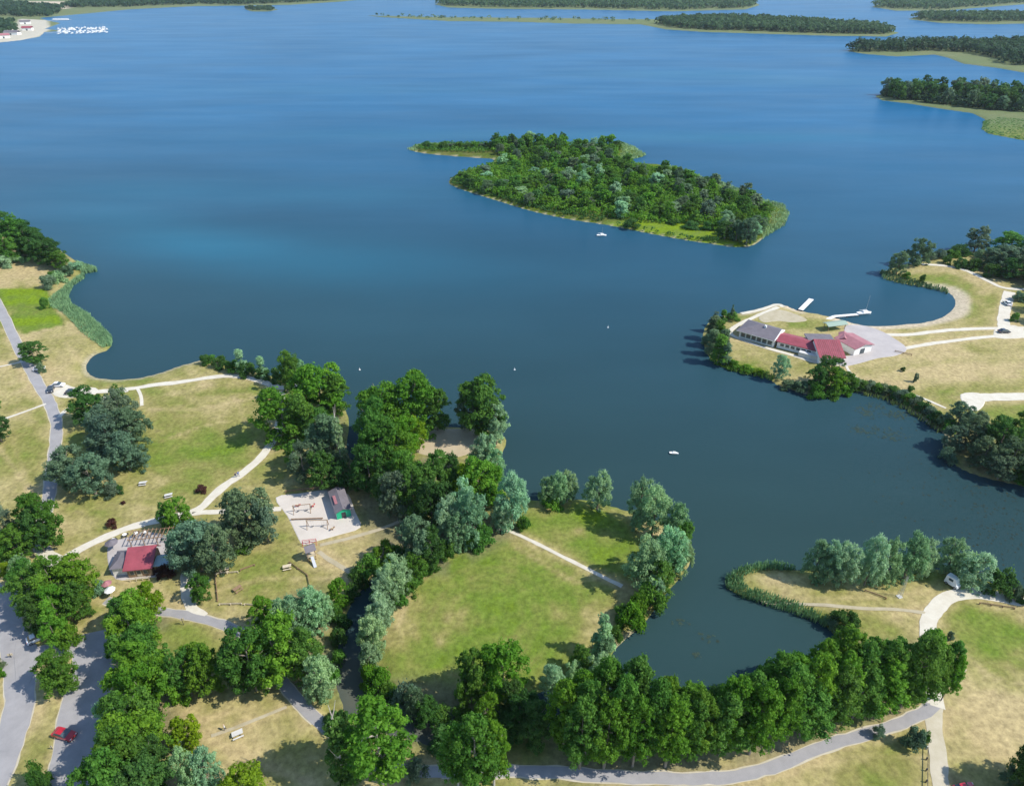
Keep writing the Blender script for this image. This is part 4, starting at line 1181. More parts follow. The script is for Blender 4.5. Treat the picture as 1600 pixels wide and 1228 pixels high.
joined_wood('far_wood', 'dark wood on the farthest middle island', [G2([(682, 7), (692, 4), (800, 2), (1000, 2), (1100, 1), (1176, 4), (1180, 8), (1160, 13), (1050, 16), (900, 13), (770, 12), (704, 10)])], 26, (11, 17), (12, 16), 'H', cards=30, leaf=1.0)
joined_wood('far_wood', 'dark wood on the low island at top right', [G2([(1422, 30), (1440, 26), (1540, 25), (2300, 28), (2300, 50), (1700, 38), (1600, 34), (1540, 35), (1470, 34)])], 16, (10, 16), (8, 10), 'H', cards=28, leaf=1.2)
joined_wood('far_wood', 'dark wood along the far right shore', [G2([(1364, 11), (1378, 6), (1480, 2), (1560, -1), (2300, -5), (2300, 10), (1640, 2), (1556, 8), (1470, 15), (1400, 15)])], 26, (11, 17), (12, 16), 'H', cards=28, leaf=1.0)
joined_wood('far_wood', 'dark wood along the far left shore', [G2([(85, 13), (130, 4), (200, -2), (530, -8), (560, -3), (530, 1), (450, 5), (380, 8), (300, 7), (200, 11)]),
            G2([(-400, 22), (-300, 2), (0, 5), (100, 14), (92, 20), (70, 27), (0, 26), (-200, 40)]), G2([(-60, 56), (-10, 36), (16, 38), (22, 50), (8, 54), (-40, 60)])], 24, (9, 15), (11, 15), 'F', cards=30, leaf=1.0)
joined_wood('far_wood', 'low trees on the small far islet', [G2([(383, 14), (396, 12.5), (424, 13.5), (432, 15), (420, 17), (394, 17)])], 16, (5, 9), (8, 10), 'F', cards=28, leaf=1.0)
joined_wood('far_wood', 'woods on the horizon behind the lake', [G2([(-1200, -8), (-1200, -30), (2800, -30), (2800, -8), (1700, -8), (1200, -11), (620, -9), (300, -9)])], 75, (12, 20), (40, 55), 'F', cards=28, leaf=1.0)
joined_wood('far_wood', 'scattered far trees on the open right spit', [G2([(1558, 206), (1600, 200), (1700, 205), (1700, 228), (1600, 214)]), G2([(1480, 98), (1540, 99), (1560, 106), (1510, 101)])], 14, (3, 6), (3, 5), 'M', density=.35, cards=18, leaf=1.0)


# ------------------------------------------------------------------ reeds: upright blades in tufts
def reeds(label, polys, per_m2, h0, h1, tint, w=.09):
    P_ = []
    for poly in polys:
        lo, hi = poly.min(0), poly.max(0)
        n = int((hi - lo).prod() * per_m2)
        q = rng.uniform(lo, hi, (n, 2))
        P_.append(q[inside(q, poly)])
    q = np.concatenate(P_)
    n = len(q)
    h = .75 * (h0 + (h1 - h0) * fbm(q, .22, 91)) * rng.uniform(.85, 1.1, n)
    a = rng.uniform(0, pi, n)
    d = np.stack([np.cos(a), np.sin(a)], 1) * w * rng.uniform(.7, 1.5, n)[:, None]
    lean = rng.normal(size=(n, 2)) * .28
    z0 = np.full(n, .0)
    V = np.stack([np.column_stack([q - d, z0]), np.column_stack([q + d, z0]), np.column_stack([q + d * .7 + lean, z0 + h + .5]), np.column_stack([q - d * .7 + lean, z0 + h + .5])], 1).reshape(-1, 3)
    tt = np.clip(.5 + (fbm(q, .3, 95) - .5) * 1.2 + rng.normal(size=n) * .12, 0, 1)
    me = new_mesh('reed_bed', V, np.arange(4 * n).reshape(-1, 4), [M_REED], attrs={'tint': ('FLOAT', np.repeat(tt, 4))})
    link('reed_bed', me, color=tint, label=label, kind='stuff')


reeds('grey green reed bed along the left shore', [G2([(130, 426), (132, 432), (114, 444), (106, 460), (112, 474), (138, 490), (160, 510), (175, 526), (174, 537), (160, 542), (144, 532), (126, 518), (112, 502), (98, 489), (80, 480), (76, 468), (86, 460), (100, 448)]), G2([(118, 408), (150, 418), (152, 422), (128, 426)])], 14, 1.1, 2.0, (.19, .32, .15))
reeds('green reed bed round the tip of the sandy spit', [G2([(1136, 916), (1134, 902), (1150, 888), (1175, 879), (1215, 878), (1245, 884), (1238, 888), (1195, 888), (1162, 898), (1160, 910), (1172, 918)]), G2([(1136, 912), (1190, 922), (1240, 938), (1280, 956), (1298, 972), (1288, 976), (1268, 966), (1230, 952), (1188, 940), (1156, 929)])], 14, 1.0, 2.0, (.15, .28, .12))
reeds('pale reed fringe round the island', [G2([(968, 221), (990, 228), (1010, 241), (988, 248), (960, 250), (972, 238)]), G2([(1040, 256), (1094, 275), (1132, 285), (1162, 297), (1198, 312), (1226, 319), (1234, 334), (1226, 351), (1204, 364), (1192, 372), (1190, 360), (1205, 345), (1200, 326), (1160, 308), (1120, 297), (1085, 286)]), G2([(636, 232), (654, 225), (690, 223), (690, 226), (660, 230), (650, 235)])], 2.4, .8, 1.6, (.26, .38, .17), .2)
reeds('green reeds along the point above the sheltered bay', [G2([(1374, 424), (1388, 420), (1412, 430), (1445, 442), (1478, 450), (1484, 458), (1468, 452), (1442, 447), (1405, 441), (1382, 434)])], 2.5, 1.0, 1.8, (.12, .19, .08), .22)
reeds('green reeds along the tip below the hall', [G2([(1128, 566), (1165, 574), (1200, 580), (1214, 590), (1206, 592), (1165, 582), (1134, 575)])], 3, .6, 1.4, (.17, .27, .05), .2)
reeds('green marsh grass on the open right spit', [G2([(1536, 190), (1560, 184), (1600, 186), (1660, 194), (1660, 226), (1600, 217), (1572, 212), (1545, 207), (1534, 200)])], .35, .6, 1.2, (.13, .24, .07), .8)
reeds('scrubby grass bank along the right shore', [G2([(1352, 606), (1382, 613), (1412, 625), (1438, 640), (1460, 658), (1480, 672), (1470, 676), (1448, 660), (1420, 642), (1385, 624), (1350, 614)])], 2.5, .5, 1.2, (.15, .20, .06), .2)


# floating weed in the shallows of the right shore
def weed(label, blobs, tint, size):
    Q = []
    for px, py, rx, ry, n in blobs:
        c0 = g(px, py, 0)[:2]
        Q.append(c0 + rng.normal(size=(n, 2)) * np.array([rx, ry]) * .5)
    q = np.concatenate(Q)
    n = len(q)
    a0 = rng.uniform(0, 2 * pi, n)
    s = size * rng.uniform(.5, 1.5, n)
    V = np.stack([np.column_stack([q[:, 0] + s * np.cos(a0 + k * pi / 3), q[:, 1] + s * np.sin(a0 + k * pi / 3), np.full(n, .03) + .001 * k]) for k in range(6)], 1).reshape(-1, 3)
    F = np.concatenate([np.arange(6 * n).reshape(-1, 6)[:, [0, 1, 2, 3]], np.arange(6 * n).reshape(-1, 6)[:, [0, 3, 4, 5]]])
    me = new_mesh('water_weed', V, F, [M_LEAF], attrs={'tint': ('FLOAT', np.repeat(rng.uniform(.2, .8, n), 6))})
    link('water_weed', me, color=tint, label=label, kind='stuff')


weed('pale floating weed mats off the right shore hedge', [(1356, 646, 3, 3, 60), (1402, 648, 5, 3, 80), (1352, 672, 6, 2.5, 70), (1392, 680, 4, 3, 50), (1365, 635, 4, 2, 30), (1108, 995, 2, 1, 12), (1064, 972, 2, 1, 14), (1090, 1022, 2, 1, 10)], (.06, .095, .07), .28)
weed('brownish water weed in the right arm of the lake', [(1575, 800, 30, 26, 450), (1600, 850, 20, 30, 150)], (.05, .065, .045), .2)

# ------------------------------------------------------------------ summer haze over the lake
mh_ = bpy.data.materials.new('haze_air')
mh_.use_nodes = True
N, L = mh_.node_tree.nodes, mh_.node_tree.links
N.remove(N['Principled BSDF'])
pv = N.new('ShaderNodeVolumePrincipled')
pv.inputs['Color'].default_value = (.80, .88, 1.0, 1)
pv.inputs['Density'].default_value = 3.5e-5
pv.inputs['Anisotropy'].default_value = .2
L.new(pv.outputs[0], N['Material Output'].inputs['Volume'])
MB().box(-42000, 42000, -400, 41000, -6, 160).build('haze', mh_, kind='stuff', label='thin blue summer haze over the whole lake')

# ------------------------------------------------------------------ buildings
def frame_from(A, Bp, z=GZ):
    """local frame with origin at A, x towards B"""
    d = Bp[:2] - A[:2]
    return (float(A[0]), float(A[1]), z), math.atan2(d[1], d[0]), float(np.linalg.norm(d))


# hall: grey hipped roof, glazed front, white gable
loc, rz, LEN = frame_from(g(1154, 527), g(1208, 543))
DEP = 10.0
hall = empty('lake_hall', loc, rz, label='long grey roofed hall with white gable end on the right peninsula', category='building')
MB().box(0, LEN, 0, DEP, 0, 3.0).build('wall', M_WHITE, hall)
MB().add([(LEN - .01, -.3, 3.0), (LEN - .01, DEP + .3, 3.0), (LEN - .01, DEP * .6, 4.9), (LEN + .28, -.3, 3.0), (LEN + .28, DEP + .3, 3.0), (LEN + .28, DEP * .6, 4.9)],
         [(0, 2, 1), (3, 4, 5), (0, 3, 5, 2), (1, 2, 5, 4), (0, 1, 4, 3)]).build('gable_wall', M_WHITE, hall)
rf = MB().add([(-1.0, -1.0, 3.02), (LEN, -1.0, 3.02), (LEN, DEP + .6, 3.02), (-1.0, DEP + .6, 3.02), (5.0, DEP * .6, 4.8), (LEN, DEP * .6, 4.8)],
              [(0, 1, 5, 4), (1, 2, 5), (2, 3, 4, 5), (3, 0, 4), (0, 3, 2, 1)]).build('roof', M_GREYROOF, hall)
MB().box(LEN * .55, LEN * .55 + .7, DEP * .45, DEP * .45 + .7, 4.0, 5.3).build('chimney', M_WHITE, rf)
for i in range(6):
    x0 = .5 + i * (LEN - 1) / 6
    w = MB().box(x0 + .12, x0 + (LEN - 1) / 6 - .12, -.08, .05, .5, 2.75).build('window', M_TEAL, hall)
    MB().box(x0 + .3, x0 + (LEN - 1) / 6 - .3, -.12, -.07, .8, 2.7).build('pane', M_GLASS, w)
d_ = MB().box(LEN + .28, LEN + .36, 5.0, 7.4, 0, 2.3).build('door', M_GLASS, hall)
MB().box(-1.0, LEN + .28, -1.02, -.92, 2.78, 3.02).build('fascia', M_WHITE, hall)

# red sheet roofed long wing
loc, rz, LEN = frame_from(g(1213, 543), g(1272, 558))
wing = empty('long_wing', loc, rz, label='low white wing with long red roof between the hall and the red square roof', category='building')
MB().box(0, LEN, 0, 7.5, 0, 2.5).build('wall', M_WHITE, wing)
MB().gable(0, LEN, 0, 7.5, 2.52, 3.7, 'x', ov=.5).build('roof', M_REDROOF, wing)
for i in range(6):
    x0 = 1.0 + i * (LEN - 2) / 6
    w = MB().box(x0, x0 + 1.5, -.06, .05, .9, 2.1).build('window', M_WHITE, wing)
    MB().box(x0 + .1, x0 + 1.4, -.09, -.055, 1.0, 2.0).build('pane', M_GLASS, w)
MB().box(LEN * .62, LEN * .62 + 7, -2.6, -.6, .0, 1.7).build('annex', M_CONC, wing)

# red square roof
loc, rz, LEN = frame_from(g(1279, 569), g(1316, 570))
sq = empty('red_roof_house', loc, rz, label='square house with steep red roof facing the lake bay', category='building')
MB().box(0, LEN, 0, 10.5, 0, 2.7).build('wall', M_WHITE, sq)
MB().gable(0, LEN, 0, 10.5, 2.72, 5.4, 'x', yr=8.2, ov=.5).build('roof', M_REDROOF, sq)
MB().add([(.0, .02, 2.7), (.0, 10.4, 2.7), (.0, 8.2, 5.3), (.2, .02, 2.7), (.2, 10.4, 2.7), (.2, 8.2, 5.3)], [(0, 1, 2), (3, 5, 4), (0, 3, 4, 1), (0, 2, 5, 3), (1, 4, 5, 2)]).build('gable_wall', M_WHITE, sq)
MB().add([(LEN - .2, .02, 2.7), (LEN - .2, 10.4, 2.7), (LEN - .2, 8.2, 5.3), (LEN, .02, 2.7), (LEN, 10.4, 2.7), (LEN, 8.2, 5.3)], [(0, 1, 2), (3, 5, 4), (0, 3, 4, 1), (0, 2, 5, 3), (1, 4, 5, 2)]).build('gable_wall', M_WHITE, sq)
MB().box(-.5, LEN + .2, 11.4, 16, 0, 3.3).build('rear_block', M_WHITE, sq)
MB().box(-.9, LEN + .4, 11.1, 16.4, 3.32, 3.6).build('flat_roof', M_GREYROOF, sq)
for i in range(3):
    w = MB().box(1 + i * 2.8, 2.6 + i * 2.8, -.06, .05, .4, 2.2).build('window', M_WHITE, sq)
    MB().box(1.1 + i * 2.8, 2.5 + i * 2.8, -.09, -.055, .5, 2.1).build('pane', M_GLASS, w)

for i in range(1, 12):
    x = LEN * i / 12
    sl = (5.4 - 2.72) / (8.2 + .5)
    MB().add([(x - .05, -.45, 2.93), (x + .05, -.45, 2.93), (x + .05, 8.1, 2.93 + sl * 8.55), (x - .05, 8.1, 2.93 + sl * 8.55), (x - .05, -.45, 3.0), (x + .05, -.45, 3.0), (x + .05, 8.1, 3.0 + sl * 8.55), (x - .05, 8.1, 3.0 + sl * 8.55)],
             [(0, 3, 2, 1), (4, 5, 6, 7), (0, 1, 5, 4), (1, 2, 6, 5), (2, 3, 7, 6), (3, 0, 4, 7)]).build('roof_seam', M_PINKROOF, sq)

# white cube with a small red roof behind, and the faded roof house
loc, rz, LEN = frame_from(g(1309, 541), g(1322, 543))
cub = empty('white_cabin', loc, rz, label='small white cabin with faded red roof behind the square house', category='building')
MB().box(0, LEN, 0, 5, 0, 2.9).build('wall', M_WHITE, cub)
MB().gable(0, LEN, 0, 5, 2.92, 3.8, 'y', ov=.35).build('roof', M_PINKROOF, cub)
MB().box(.8, 1.8, -.08, .05, 0, 2.1).build('door', M_WOOD, cub)
loc, rz, LEN = frame_from(g(1333, 556), g(1360, 549))
pk = empty('faded_roof_house', loc, rz, label='white house with faded red roof at the right end of the hall group', category='building')
MB().box(0, LEN, 0, 9, 0, 2.5).build('wall', M_WHITE, pk)
MB().gable(0, LEN, 0, 9, 2.72, 3.8, 'y', ov=.5).build('roof', M_PINKROOF, pk)
MB().add([(.1, -.0, 2.7), (LEN - .1, 0, 2.7), (LEN / 2, 0, 3.9), (.1, .2, 2.7), (LEN - .1, .2, 2.7), (LEN / 2, .2, 3.9)], [(0, 1, 2), (3, 5, 4), (0, 3, 4, 1), (1, 4, 5, 2), (0, 2, 5, 3)]).build('gable_wall', M_WHITE, pk)
MB().box(LEN * .35, LEN * .6, -.08, .05, 0, 2.1).build('door', M_GLASS, pk)

# small canopy on the lawn in front of the jetty
p = g(1303, 514)
cn = empty('picnic_shelter', tuple(p), .25, label='low green roofed shelter on the lawn below the long jetty', category='shelter')
M_CANOPY = mat('green_grey_canopy', (.26, .34, .27), .7)
MB().gable(-4, 4, -1.6, 1.6, 2.2, 2.8, 'x', ov=.3).build('roof', M_CANOPY, cn)
for sx in (-3.6, 3.6):
    for sy in (-1.3, 1.3):
        MB().box(sx - .08, sx + .08, sy - .08, sy + .08, 0, 2.3).build('post', M_WOOD, cn)

# restaurant with red roof, bottom left
loc, rz, LEN = frame_from(g(202, 903), g(240, 899))
rs = empty('restaurant', loc, rz, label='restaurant with bright red front roof and grey side roof beside the terrace', category='building')
MB().box(0, LEN, 0, 6.2, 0, 2.6).build('wall', M_WOOD, rs)
MB().gable(0, LEN, 0, 6.2, 2.62, 4.6, 'x', yr=5.0, ov=.55).build('roof', M_REDROOF, rs)
for s in (.0, LEN - .15):
    MB().add([(s, .02, 2.6), (s, 6.1, 2.6), (s, 5.0, 4.5), (s + .15, .02, 2.6), (s + .15, 6.1, 2.6), (s + .15, 5.0, 4.5)], [(0, 1, 2), (3, 5, 4), (0, 3, 4, 1), (0, 2, 5, 3), (1, 4, 5, 2)]).build('gable_wall', M_WOOD, rs)
for i in range(3):
    w = MB().box(.5 + i * 1.45, 1.5 + i * 1.45, -.07, .05, .3 if i == 1 else .9, 2.15).build('door' if i == 1 else 'window', M_PALEWOOD, rs)
    MB().box(.6 + i * 1.45, 1.4 + i * 1.45, -.10, -.065, 1.0, 2.05).build('pane', M_GLASS, w)
MB().box(-3.6, -.25, 1.2, 6.4, 0, 2.4).build('side_wing', M_WHITE, rs)
MB().add([(-4.0, .8, 2.42), (-.1, .8, 2.42), (-.1, 6.8, 2.42), (-4.0, 6.8, 2.42), (-2.4, 2.6, 3.4), (-.1, 2.6, 3.4), (-.1, 5.0, 3.4), (-2.4, 5.0, 3.4)],
         [(0, 1, 5, 4), (1, 2, 6, 5), (2, 3, 7, 6), (3, 0, 4, 7), (4, 5, 6, 7), (0, 3, 2, 1)]).build('side_roof', M_GREYROOF, rs)
MB().box(LEN + .3, LEN + 3.6, .8, 3.8, 0, 2.1).build('lean_to', M_WOOD, rs)
MB().box(LEN + .2, LEN + 3.9, .5, 4.1, 2.12, 2.28).build('lean_to_roof', M_TEAL, rs)
for x in np.linspace(.6, LEN - .6, 4):
    MB().box(x - .06, x + .06, -1.3, -1.18, 0, 1.1).build('post', M_PALEWOOD, rs)
MB().box(0, LEN, -1.3, -1.2, .95, 1.08).build('rail', M_PALEWOOD, rs)

# pergola frame on the terrace
p = g(240, 845)
pg = empty('terrace_pergola', tuple(p), rz, label='dark timber pergola frame over the terrace behind the red roof', category='pergola')
for x in (-4.5, -1.5, 1.5, 4.5):
    for y in (-1.5, 1.5):
        MB().box(x - .07, x + .07, y - .07, y + .07, 0, 2.3).build('post', M_WOOD, pg)
for i in range(11):
    x = -4.8 + i * .96
    MB().box(x - .06, x + .06, -1.9, 1.9, 2.42, 2.56).build('rafter', M_WOOD, pg)
for y in (-1.5, 1.5):
    MB().box(-4.9, 4.9, y - .06, y + .06, 2.28, 2.42).build('beam', M_WOOD, pg)

# terrace tables with chairs and parasols
tb = empty('terrace_table', tuple(g(186, 868)), .3, label='outdoor table', category='table')
MB().prism([(.55 * cos(a * pi / 4), .55 * sin(a * pi / 4)) for a in range(8)], .70, .76).build('tabletop', M_WHITE, tb)
MB().tube((0, 0, 0), (0, 0, .7), .05).build('leg', M_DARKMETAL, tb)
MB().prism([(.3 * cos(a * pi / 4), .3 * sin(a * pi / 4)) for a in range(8)], 0.0, .05).build('foot', M_DARKMETAL, tb)
for i, (x, y, w_) in enumerate([(178, 846, 'behind the grey side roof, nearest the white path'), (196, 838, 'behind the grey side roof, farther along the path'), (213, 836, 'behind the red roof'), (228, 834, 'left of the pergola'), (268, 858, 'right of the red roof'), (276, 872, 'at the right corner of the terrace'), (258, 842, 'below the pergola')]):
    copy_tree(tb, tuple(g(x, y)), i * .7, label=f'round white terrace table {w_}')
tb['label'] = 'round white terrace table left of the grey side roof'
ch = empty('terrace_chair', tuple(g(182, 872)), 0, label='chair', category='chair')
MB().box(-.22, .22, -.22, .22, .42, .47).build('seat', M_DARKMETAL, ch)
MB().box(-.22, .22, .18, .22, .5, .9).build('backrest', M_DARKMETAL, ch)
for sx in (-.19, .19):
    for sy in (-.19, .19):
        MB().box(sx - .02, sx + .02, sy - .02, sy + .02, 0, .42).build('leg', M_DARKMETAL, ch)
CL = 'dark metal terrace chair drawn up to a round white table'
ch['label'] = CL
ch['group'] = 'terrace chairs'
for i, (x, y) in enumerate([(174, 849), (183, 844), (192, 841), (200, 836), (209, 839), (218, 834), (224, 837), (232, 832), (264, 861), (272, 856), (272, 875), (281, 870), (254, 845), (262, 840), (190, 865)]):
    copy_tree(ch, tuple(g(x, y)), i * 1.3, label=CL, group='terrace chairs')


def parasol(px, py, m, label, r=1.5, h=2.5):
    e = empty('parasol', tuple(g(px, py)), 0, label=label, category='parasol')
    MB().tube((0, 0, 0), (0, 0, h + .35), .035).build('pole', M_METAL, e)
    n = 8
    v = [(0, 0, h + .3)] + [(r * cos(2 * pi * i / n), r * sin(2 * pi * i / n), h - .35) for i in range(n)] + [(0, 0, h + .24)] + [(r * cos(2 * pi * i / n), r * sin(2 * pi * i / n), h - .41) for i in range(n)]
    f = [(0, 1 + i, 1 + (i + 1) % n) for i in range(n)] + [(n + 1, n + 2 + (i + 1) % n, n + 2 + i) for i in range(n)] + [(1 + i, n + 2 + i, n + 2 + (i + 1) % n, 1 + (i + 1) % n) for i in range(n)]
    MB().add(v, f).build('canopy', m, e)
    return e


parasol(176, 932, M_WHITE, 'white parasol below the restaurant beside the small green trees', 1.15)
parasol(171, 922, M_PINKROOF, 'red parasol below the restaurant beside the white one', 1.1)
parasol(178, 858, M_GREYROOF, 'grey parasol on the terrace left of the side roof', 1.5)

# playground shed: grey roof, green front
loc, rz, LEN = frame_from(g(527, 812), g(549, 806))
sh = empty('playground_shed', loc, rz, label='long grey roofed shed with bright green front on the playground sand', category='shed')
DEP = 8.5
MB().box(0, LEN, .12, DEP, 0, 2.2).build('wall', M_WHITE, sh)
MB().box(.02, LEN - .02, -.02, .11, 0, 2.2).build('green_front', M_GREEN, sh)
MB().add([(0, 0, 2.2), (LEN, 0, 2.2), (LEN / 2, 0, 3.0), (0, .15, 2.2), (LEN, .15, 2.2), (LEN / 2, .15, 3.0)], [(0, 1, 2), (3, 5, 4), (0, 3, 4, 1), (1, 4, 5, 2), (0, 2, 5, 3)]).build('green_gable', M_GREEN, sh)
MB().gable(0, LEN, 0, DEP, 2.22, 3.1, 'y', ov=.35).build('roof', M_GREYROOF, sh)
MB().box(LEN * .35, LEN * .65, -.07, -.015, 0, 1.9).build('door', M_DARKMETAL, sh)
MB().box(.3, 1.0, DEP * .3, DEP * .7, 2.95, 3.02).build('roof_panel', M_PINKROOF, sh)

# climbing tower
p = g(487, 872)
tw = empty('climbing_tower', tuple(p), .5, label='wooden climbing tower with pitched roof at the corner of the playground', category='playground tower')
for sx in (-.85, .85):
    for sy in (-.85, .85):
        MB().box(sx - .08, sx + .08, sy - .08, sy + .08, 0, 3.2).build('post', M_WOOD, tw)
MB().box(-1, 1, -1, 1, 1.4, 1.52).build('platform', M_PALEWOOD, tw)
for y in (-.95, .95):
    MB().box(-.77, .77, y - .04, y + .04, 1.55, 2.1).build('side_panel', M_PALEWOOD, tw)
MB().gable(-1, 1, -1, 1, 3.1, 4.1, 'x', ov=.25, th=.08).build('roof', M_GREYROOF, tw)
MB().add([(-.35, -1.05, 1.5), (.35, -1.05, 1.5), (.35, -3.4, .15), (-.35, -3.4, .15), (-.35, -1.05, 1.42), (.35, -1.05, 1.42), (.35, -3.4, .07), (-.35, -3.4, .07)],
         [(0, 3, 2, 1), (4, 5, 6, 7), (0, 1, 5, 4), (1, 2, 6, 5), (2, 3, 7, 6), (3, 0, 4, 7)]).build('slide', M_METAL, tw)


def swing(px, py, rz, label, n=2, w=4.2):
    e = empty('swing_frame', tuple(g(px, py)), rz, label=label, category='swing')
    for s in (-1, 1):
        MB().tube((s * w / 2, -.9, 0), (s * w / 2, 0, 2.4), .08).build('leg', M_WOOD, e)
        MB().tube((s * w / 2, .9, 0), (s * w / 2, 0, 2.4), .08).build('leg', M_WOOD, e)
    MB().tube((-w / 2 - .2, 0, 2.42), (w / 2 + .2, 0, 2.42), .09).build('crossbar', M_WOOD, e)
    for i in range(n):
        x = -w / 4 + i * w / 2
        st = MB().box(x - .3, x + .3, -.12, .12, .5, .55).build('seat', M_DARKMETAL, e)
        for s in (-.26, .26):
            MB().tube((x + s, 0, .55), (x + s, 0, 2.4), .02, n=4).build('chain', M_METAL, st)
    return e


swing(473, 800, .15, 'wooden swing frame at the back of the playground sand')
swing(497, 824, .05, 'wooden swing frame in the middle of the playground sand', 2, 5)


def springer(px, py, rz, m, label):
    e = empty('spring_rider', tuple(g(px, py)), rz, label=label, category='playground ride')
    MB().tube((0, 0, 0), (0, 0, .45), .12).build('spring', M_DARKMETAL, e)
    MB().prism([(-.6, -.1), (.5, -.1), (.75, 0), (.5, .1), (-.6, .1)], .45, .8).build('body', m, e)
    MB().box(-.3, .1, -.16, .16, .8, .88).build('seat', M_PALEWOOD, e)
    MB().tube((.35, -.28, 1.05), (.35, .28, 1.05), .03).build('handle', M_METAL, e)


springer(466, 792, .3, M_CARRED, 'red spring rider left of the back swing frame')
springer(490, 792, 1.2, M_CARRED, 'red spring rider right of the back swing frame')
springer(520, 828, .9, M_WOOD, 'brown spring rider near the shed on the playground')
tr = empty('trampoline_bench', tuple(g(480, 812)), .05, label='long dark balance beam on short posts across the playground sand', category='balance beam')
MB().box(-4, 4, -.12, .12, .35, .5).build('beam', M_WOOD, tr)
for x in (-3.6, 0, 3.6):
    MB().box(x - .1, x + .1, -.1, .1, 0, .35).build('post', M_WOOD, tr)
tr.name = 'balance_beam'
cf = empty('bar_climber', tuple(g(484, 850)), .2, label='low reddish climbing frame at the playground corner nearest the tower', category='climbing frame')
for x in (-1.6, 0, 1.6):
    MB().tube((x, -.7, 0), (x, 0, 1.5), .05).build('leg', M_CARRED, cf)
    MB().tube((x, .7, 0), (x, 0, 1.5), .05).build('leg', M_CARRED, cf)
for z, y in ((1.5, 0), (.8, -.33), (.8, .33)):
    MB().tube((-1.6, y, z), (1.6, y, z), .05).build('bar', M_CARRED, cf)


def picnic(px, py, rz, label, m=None):
    m = m or M_PALEWOOD
    e = empty('picnic_table', tuple(g(px, py)), rz, label=label, category='picnic table')
    for i in range(4):
        MB().box(-.95, .95, -.38 + i * .2, -.21 + i * .2, .72, .77).build('plank', m, e)
    for s in (-1, 1):
        MB().box(-.95, .95, s * .72 - .14, s * .72 + .14, .43, .48).build('seat', m, e)
        MB().tube((s * .65, -.75, 0), (s * .65, -.2, .72), .05, n=4).build('leg', M_WOOD, e)
        MB().tube((s * .65, .75, 0), (s * .65, .2, .72), .05, n=4).build('leg', M_WOOD, e)
        MB().box(s * .65 - .04, s * .65 + .04, -.84, .84, .36, .43).build('brace', M_WOOD, e)
    return e


picnic(372, 1149, .5, 'pale picnic table on the dry lawn at the bottom left', M_CONC)
picnic(352, 892, .2, 'picnic table beside the low rail above the light path')
picnic(372, 922, .9, 'picnic table in the middle of the fenced lawn', M_WOOD)
picnic(224, 757, .2, 'pale picnic table beside the grey tree clump on the lawn', M_CONC)
picnic(449, 888, .3, 'picnic table near the climbing tower on the lawn')
picnic(264, 776, .4, 'pale picnic table on the lawn above the small bright tree', M_CONC)


def rail_fence(p0, p1, label, h=.9, m=None, rails=(.45, .9)):
    m = m or M_PALEWOOD
    loc, rz, LEN = frame_from(g(*p0), g(*p1))
    e = empty('rail_fence', loc, rz, label=label, category='fence')
    n = max(2, int(LEN / 2.2) + 1)
    for i in range(n):
        x = LEN * i / (n - 1)
        MB().box(x - .09, x + .09, -.09, .09, 0, h).build('post', m, e)
    for z in [h * q for q in rails]:
        MB().box(0, LEN, .095, .17, z - .07, z + .07).build('rail', m, e)


rail_fence((343, 946), (378, 945), 'pale log rail at the lower left of the fenced lawn', .55)
rail_fence((382, 946), (412, 948), 'pale log rail at the lower right of the fenced lawn', .55)
rail_fence((338, 898), (372, 895), 'low log rail at the upper left of the fenced lawn', .5)
rail_fence((376, 892), (398, 884), 'low log rail at the upper right of the fenced lawn', .5, M_WOOD)
rail_fence((336, 900), (340, 940), 'low dark rail along the left side of the fenced lawn', .6, M_WOOD)
rail_fence((452, 880), (480, 900), 'low mossy rail left of the climbing tower lawn', .5, M_WOOD)
rail_fence((480, 900), (484, 918), 'short dark rail below the climbing tower', .6, M_WOOD)
rail_fence((1398, 550), (1424, 556), 'row of short posts along the forecourt edge', .7, M_WOOD)
rail_fence((1424, 1168), (1447, 1170), 'short wooden barrier beside the dirt track bush', .9, M_CONC)
rail_fence((1447, 1170), (1446, 1240), 'long dark fence running down beside the dirt track', .8, M_DARKMETAL, (.9,))
rail_fence((1530, 944), (1584, 952), 'low dark rail below the curve of the white gravel track', .6, M_WOOD)
rail_fence((1351, 924), (1384, 936), 'low dark log rail on the sandy spit', .5, M_WOOD)
rail_fence((446, 770), (500, 764), 'thin fence behind the playground sand', .7, M_WOOD)


def sign(px, py, label, h=2.0, rz=.3, w=.8):
    e = empty('sign_post', tuple(g(px, py)), rz, label=label, category='sign')
    MB().tube((0, 0, 0), (0, 0, h), .06).build('post', M_DARKMETAL, e)
    MB().box(-w / 2, w / 2, -.03, .03, h - .6, h).build('board', M_PALEWOOD, e)


sign(287, 976, 'small board sign on the grass below the asphalt path', 2.0)
sign(422, 1082, 'dark post sign beside the asphalt path on the dry lawn', 1.8)
sign(82, 1170, 'low post at the car park kerb', 1.0, w=.3)
sign(1502, 1056, 'small dark board in the field right of the gravel track', 1.8, w=1.2)


# lattice mast on the spit
p = g(1405, 932)
ms = empty('lattice_mast', tuple(p), .3, label='thin grey lattice mast standing on the sandy spit', category='mast')
for sx in (-.35, .35):
    for sy in (-.35, .35):
        MB().tube((sx, sy, 0), (sx * .45, sy * .45, 6.5), .035, .02, 4).build('leg', M_METAL, ms)
for i in range(8):
    z = .3 + i * .76
    k = 1 - .55 * z / 6.5
    s = .35 * k
    for a, b in (((-s, -s), (s, -s)), ((s, -s), (s, s)), ((s, s), (-s, s)), ((-s, s), (-s, -s))):
        MB().tube((*a, z), (b[0] * .96, b[1] * .96, z + .6), .018, n=4).build('brace', M_METAL, ms)
MB().box(-.5, .5, -.5, .5, -.1, .12).build('footing', M_CONC, ms)


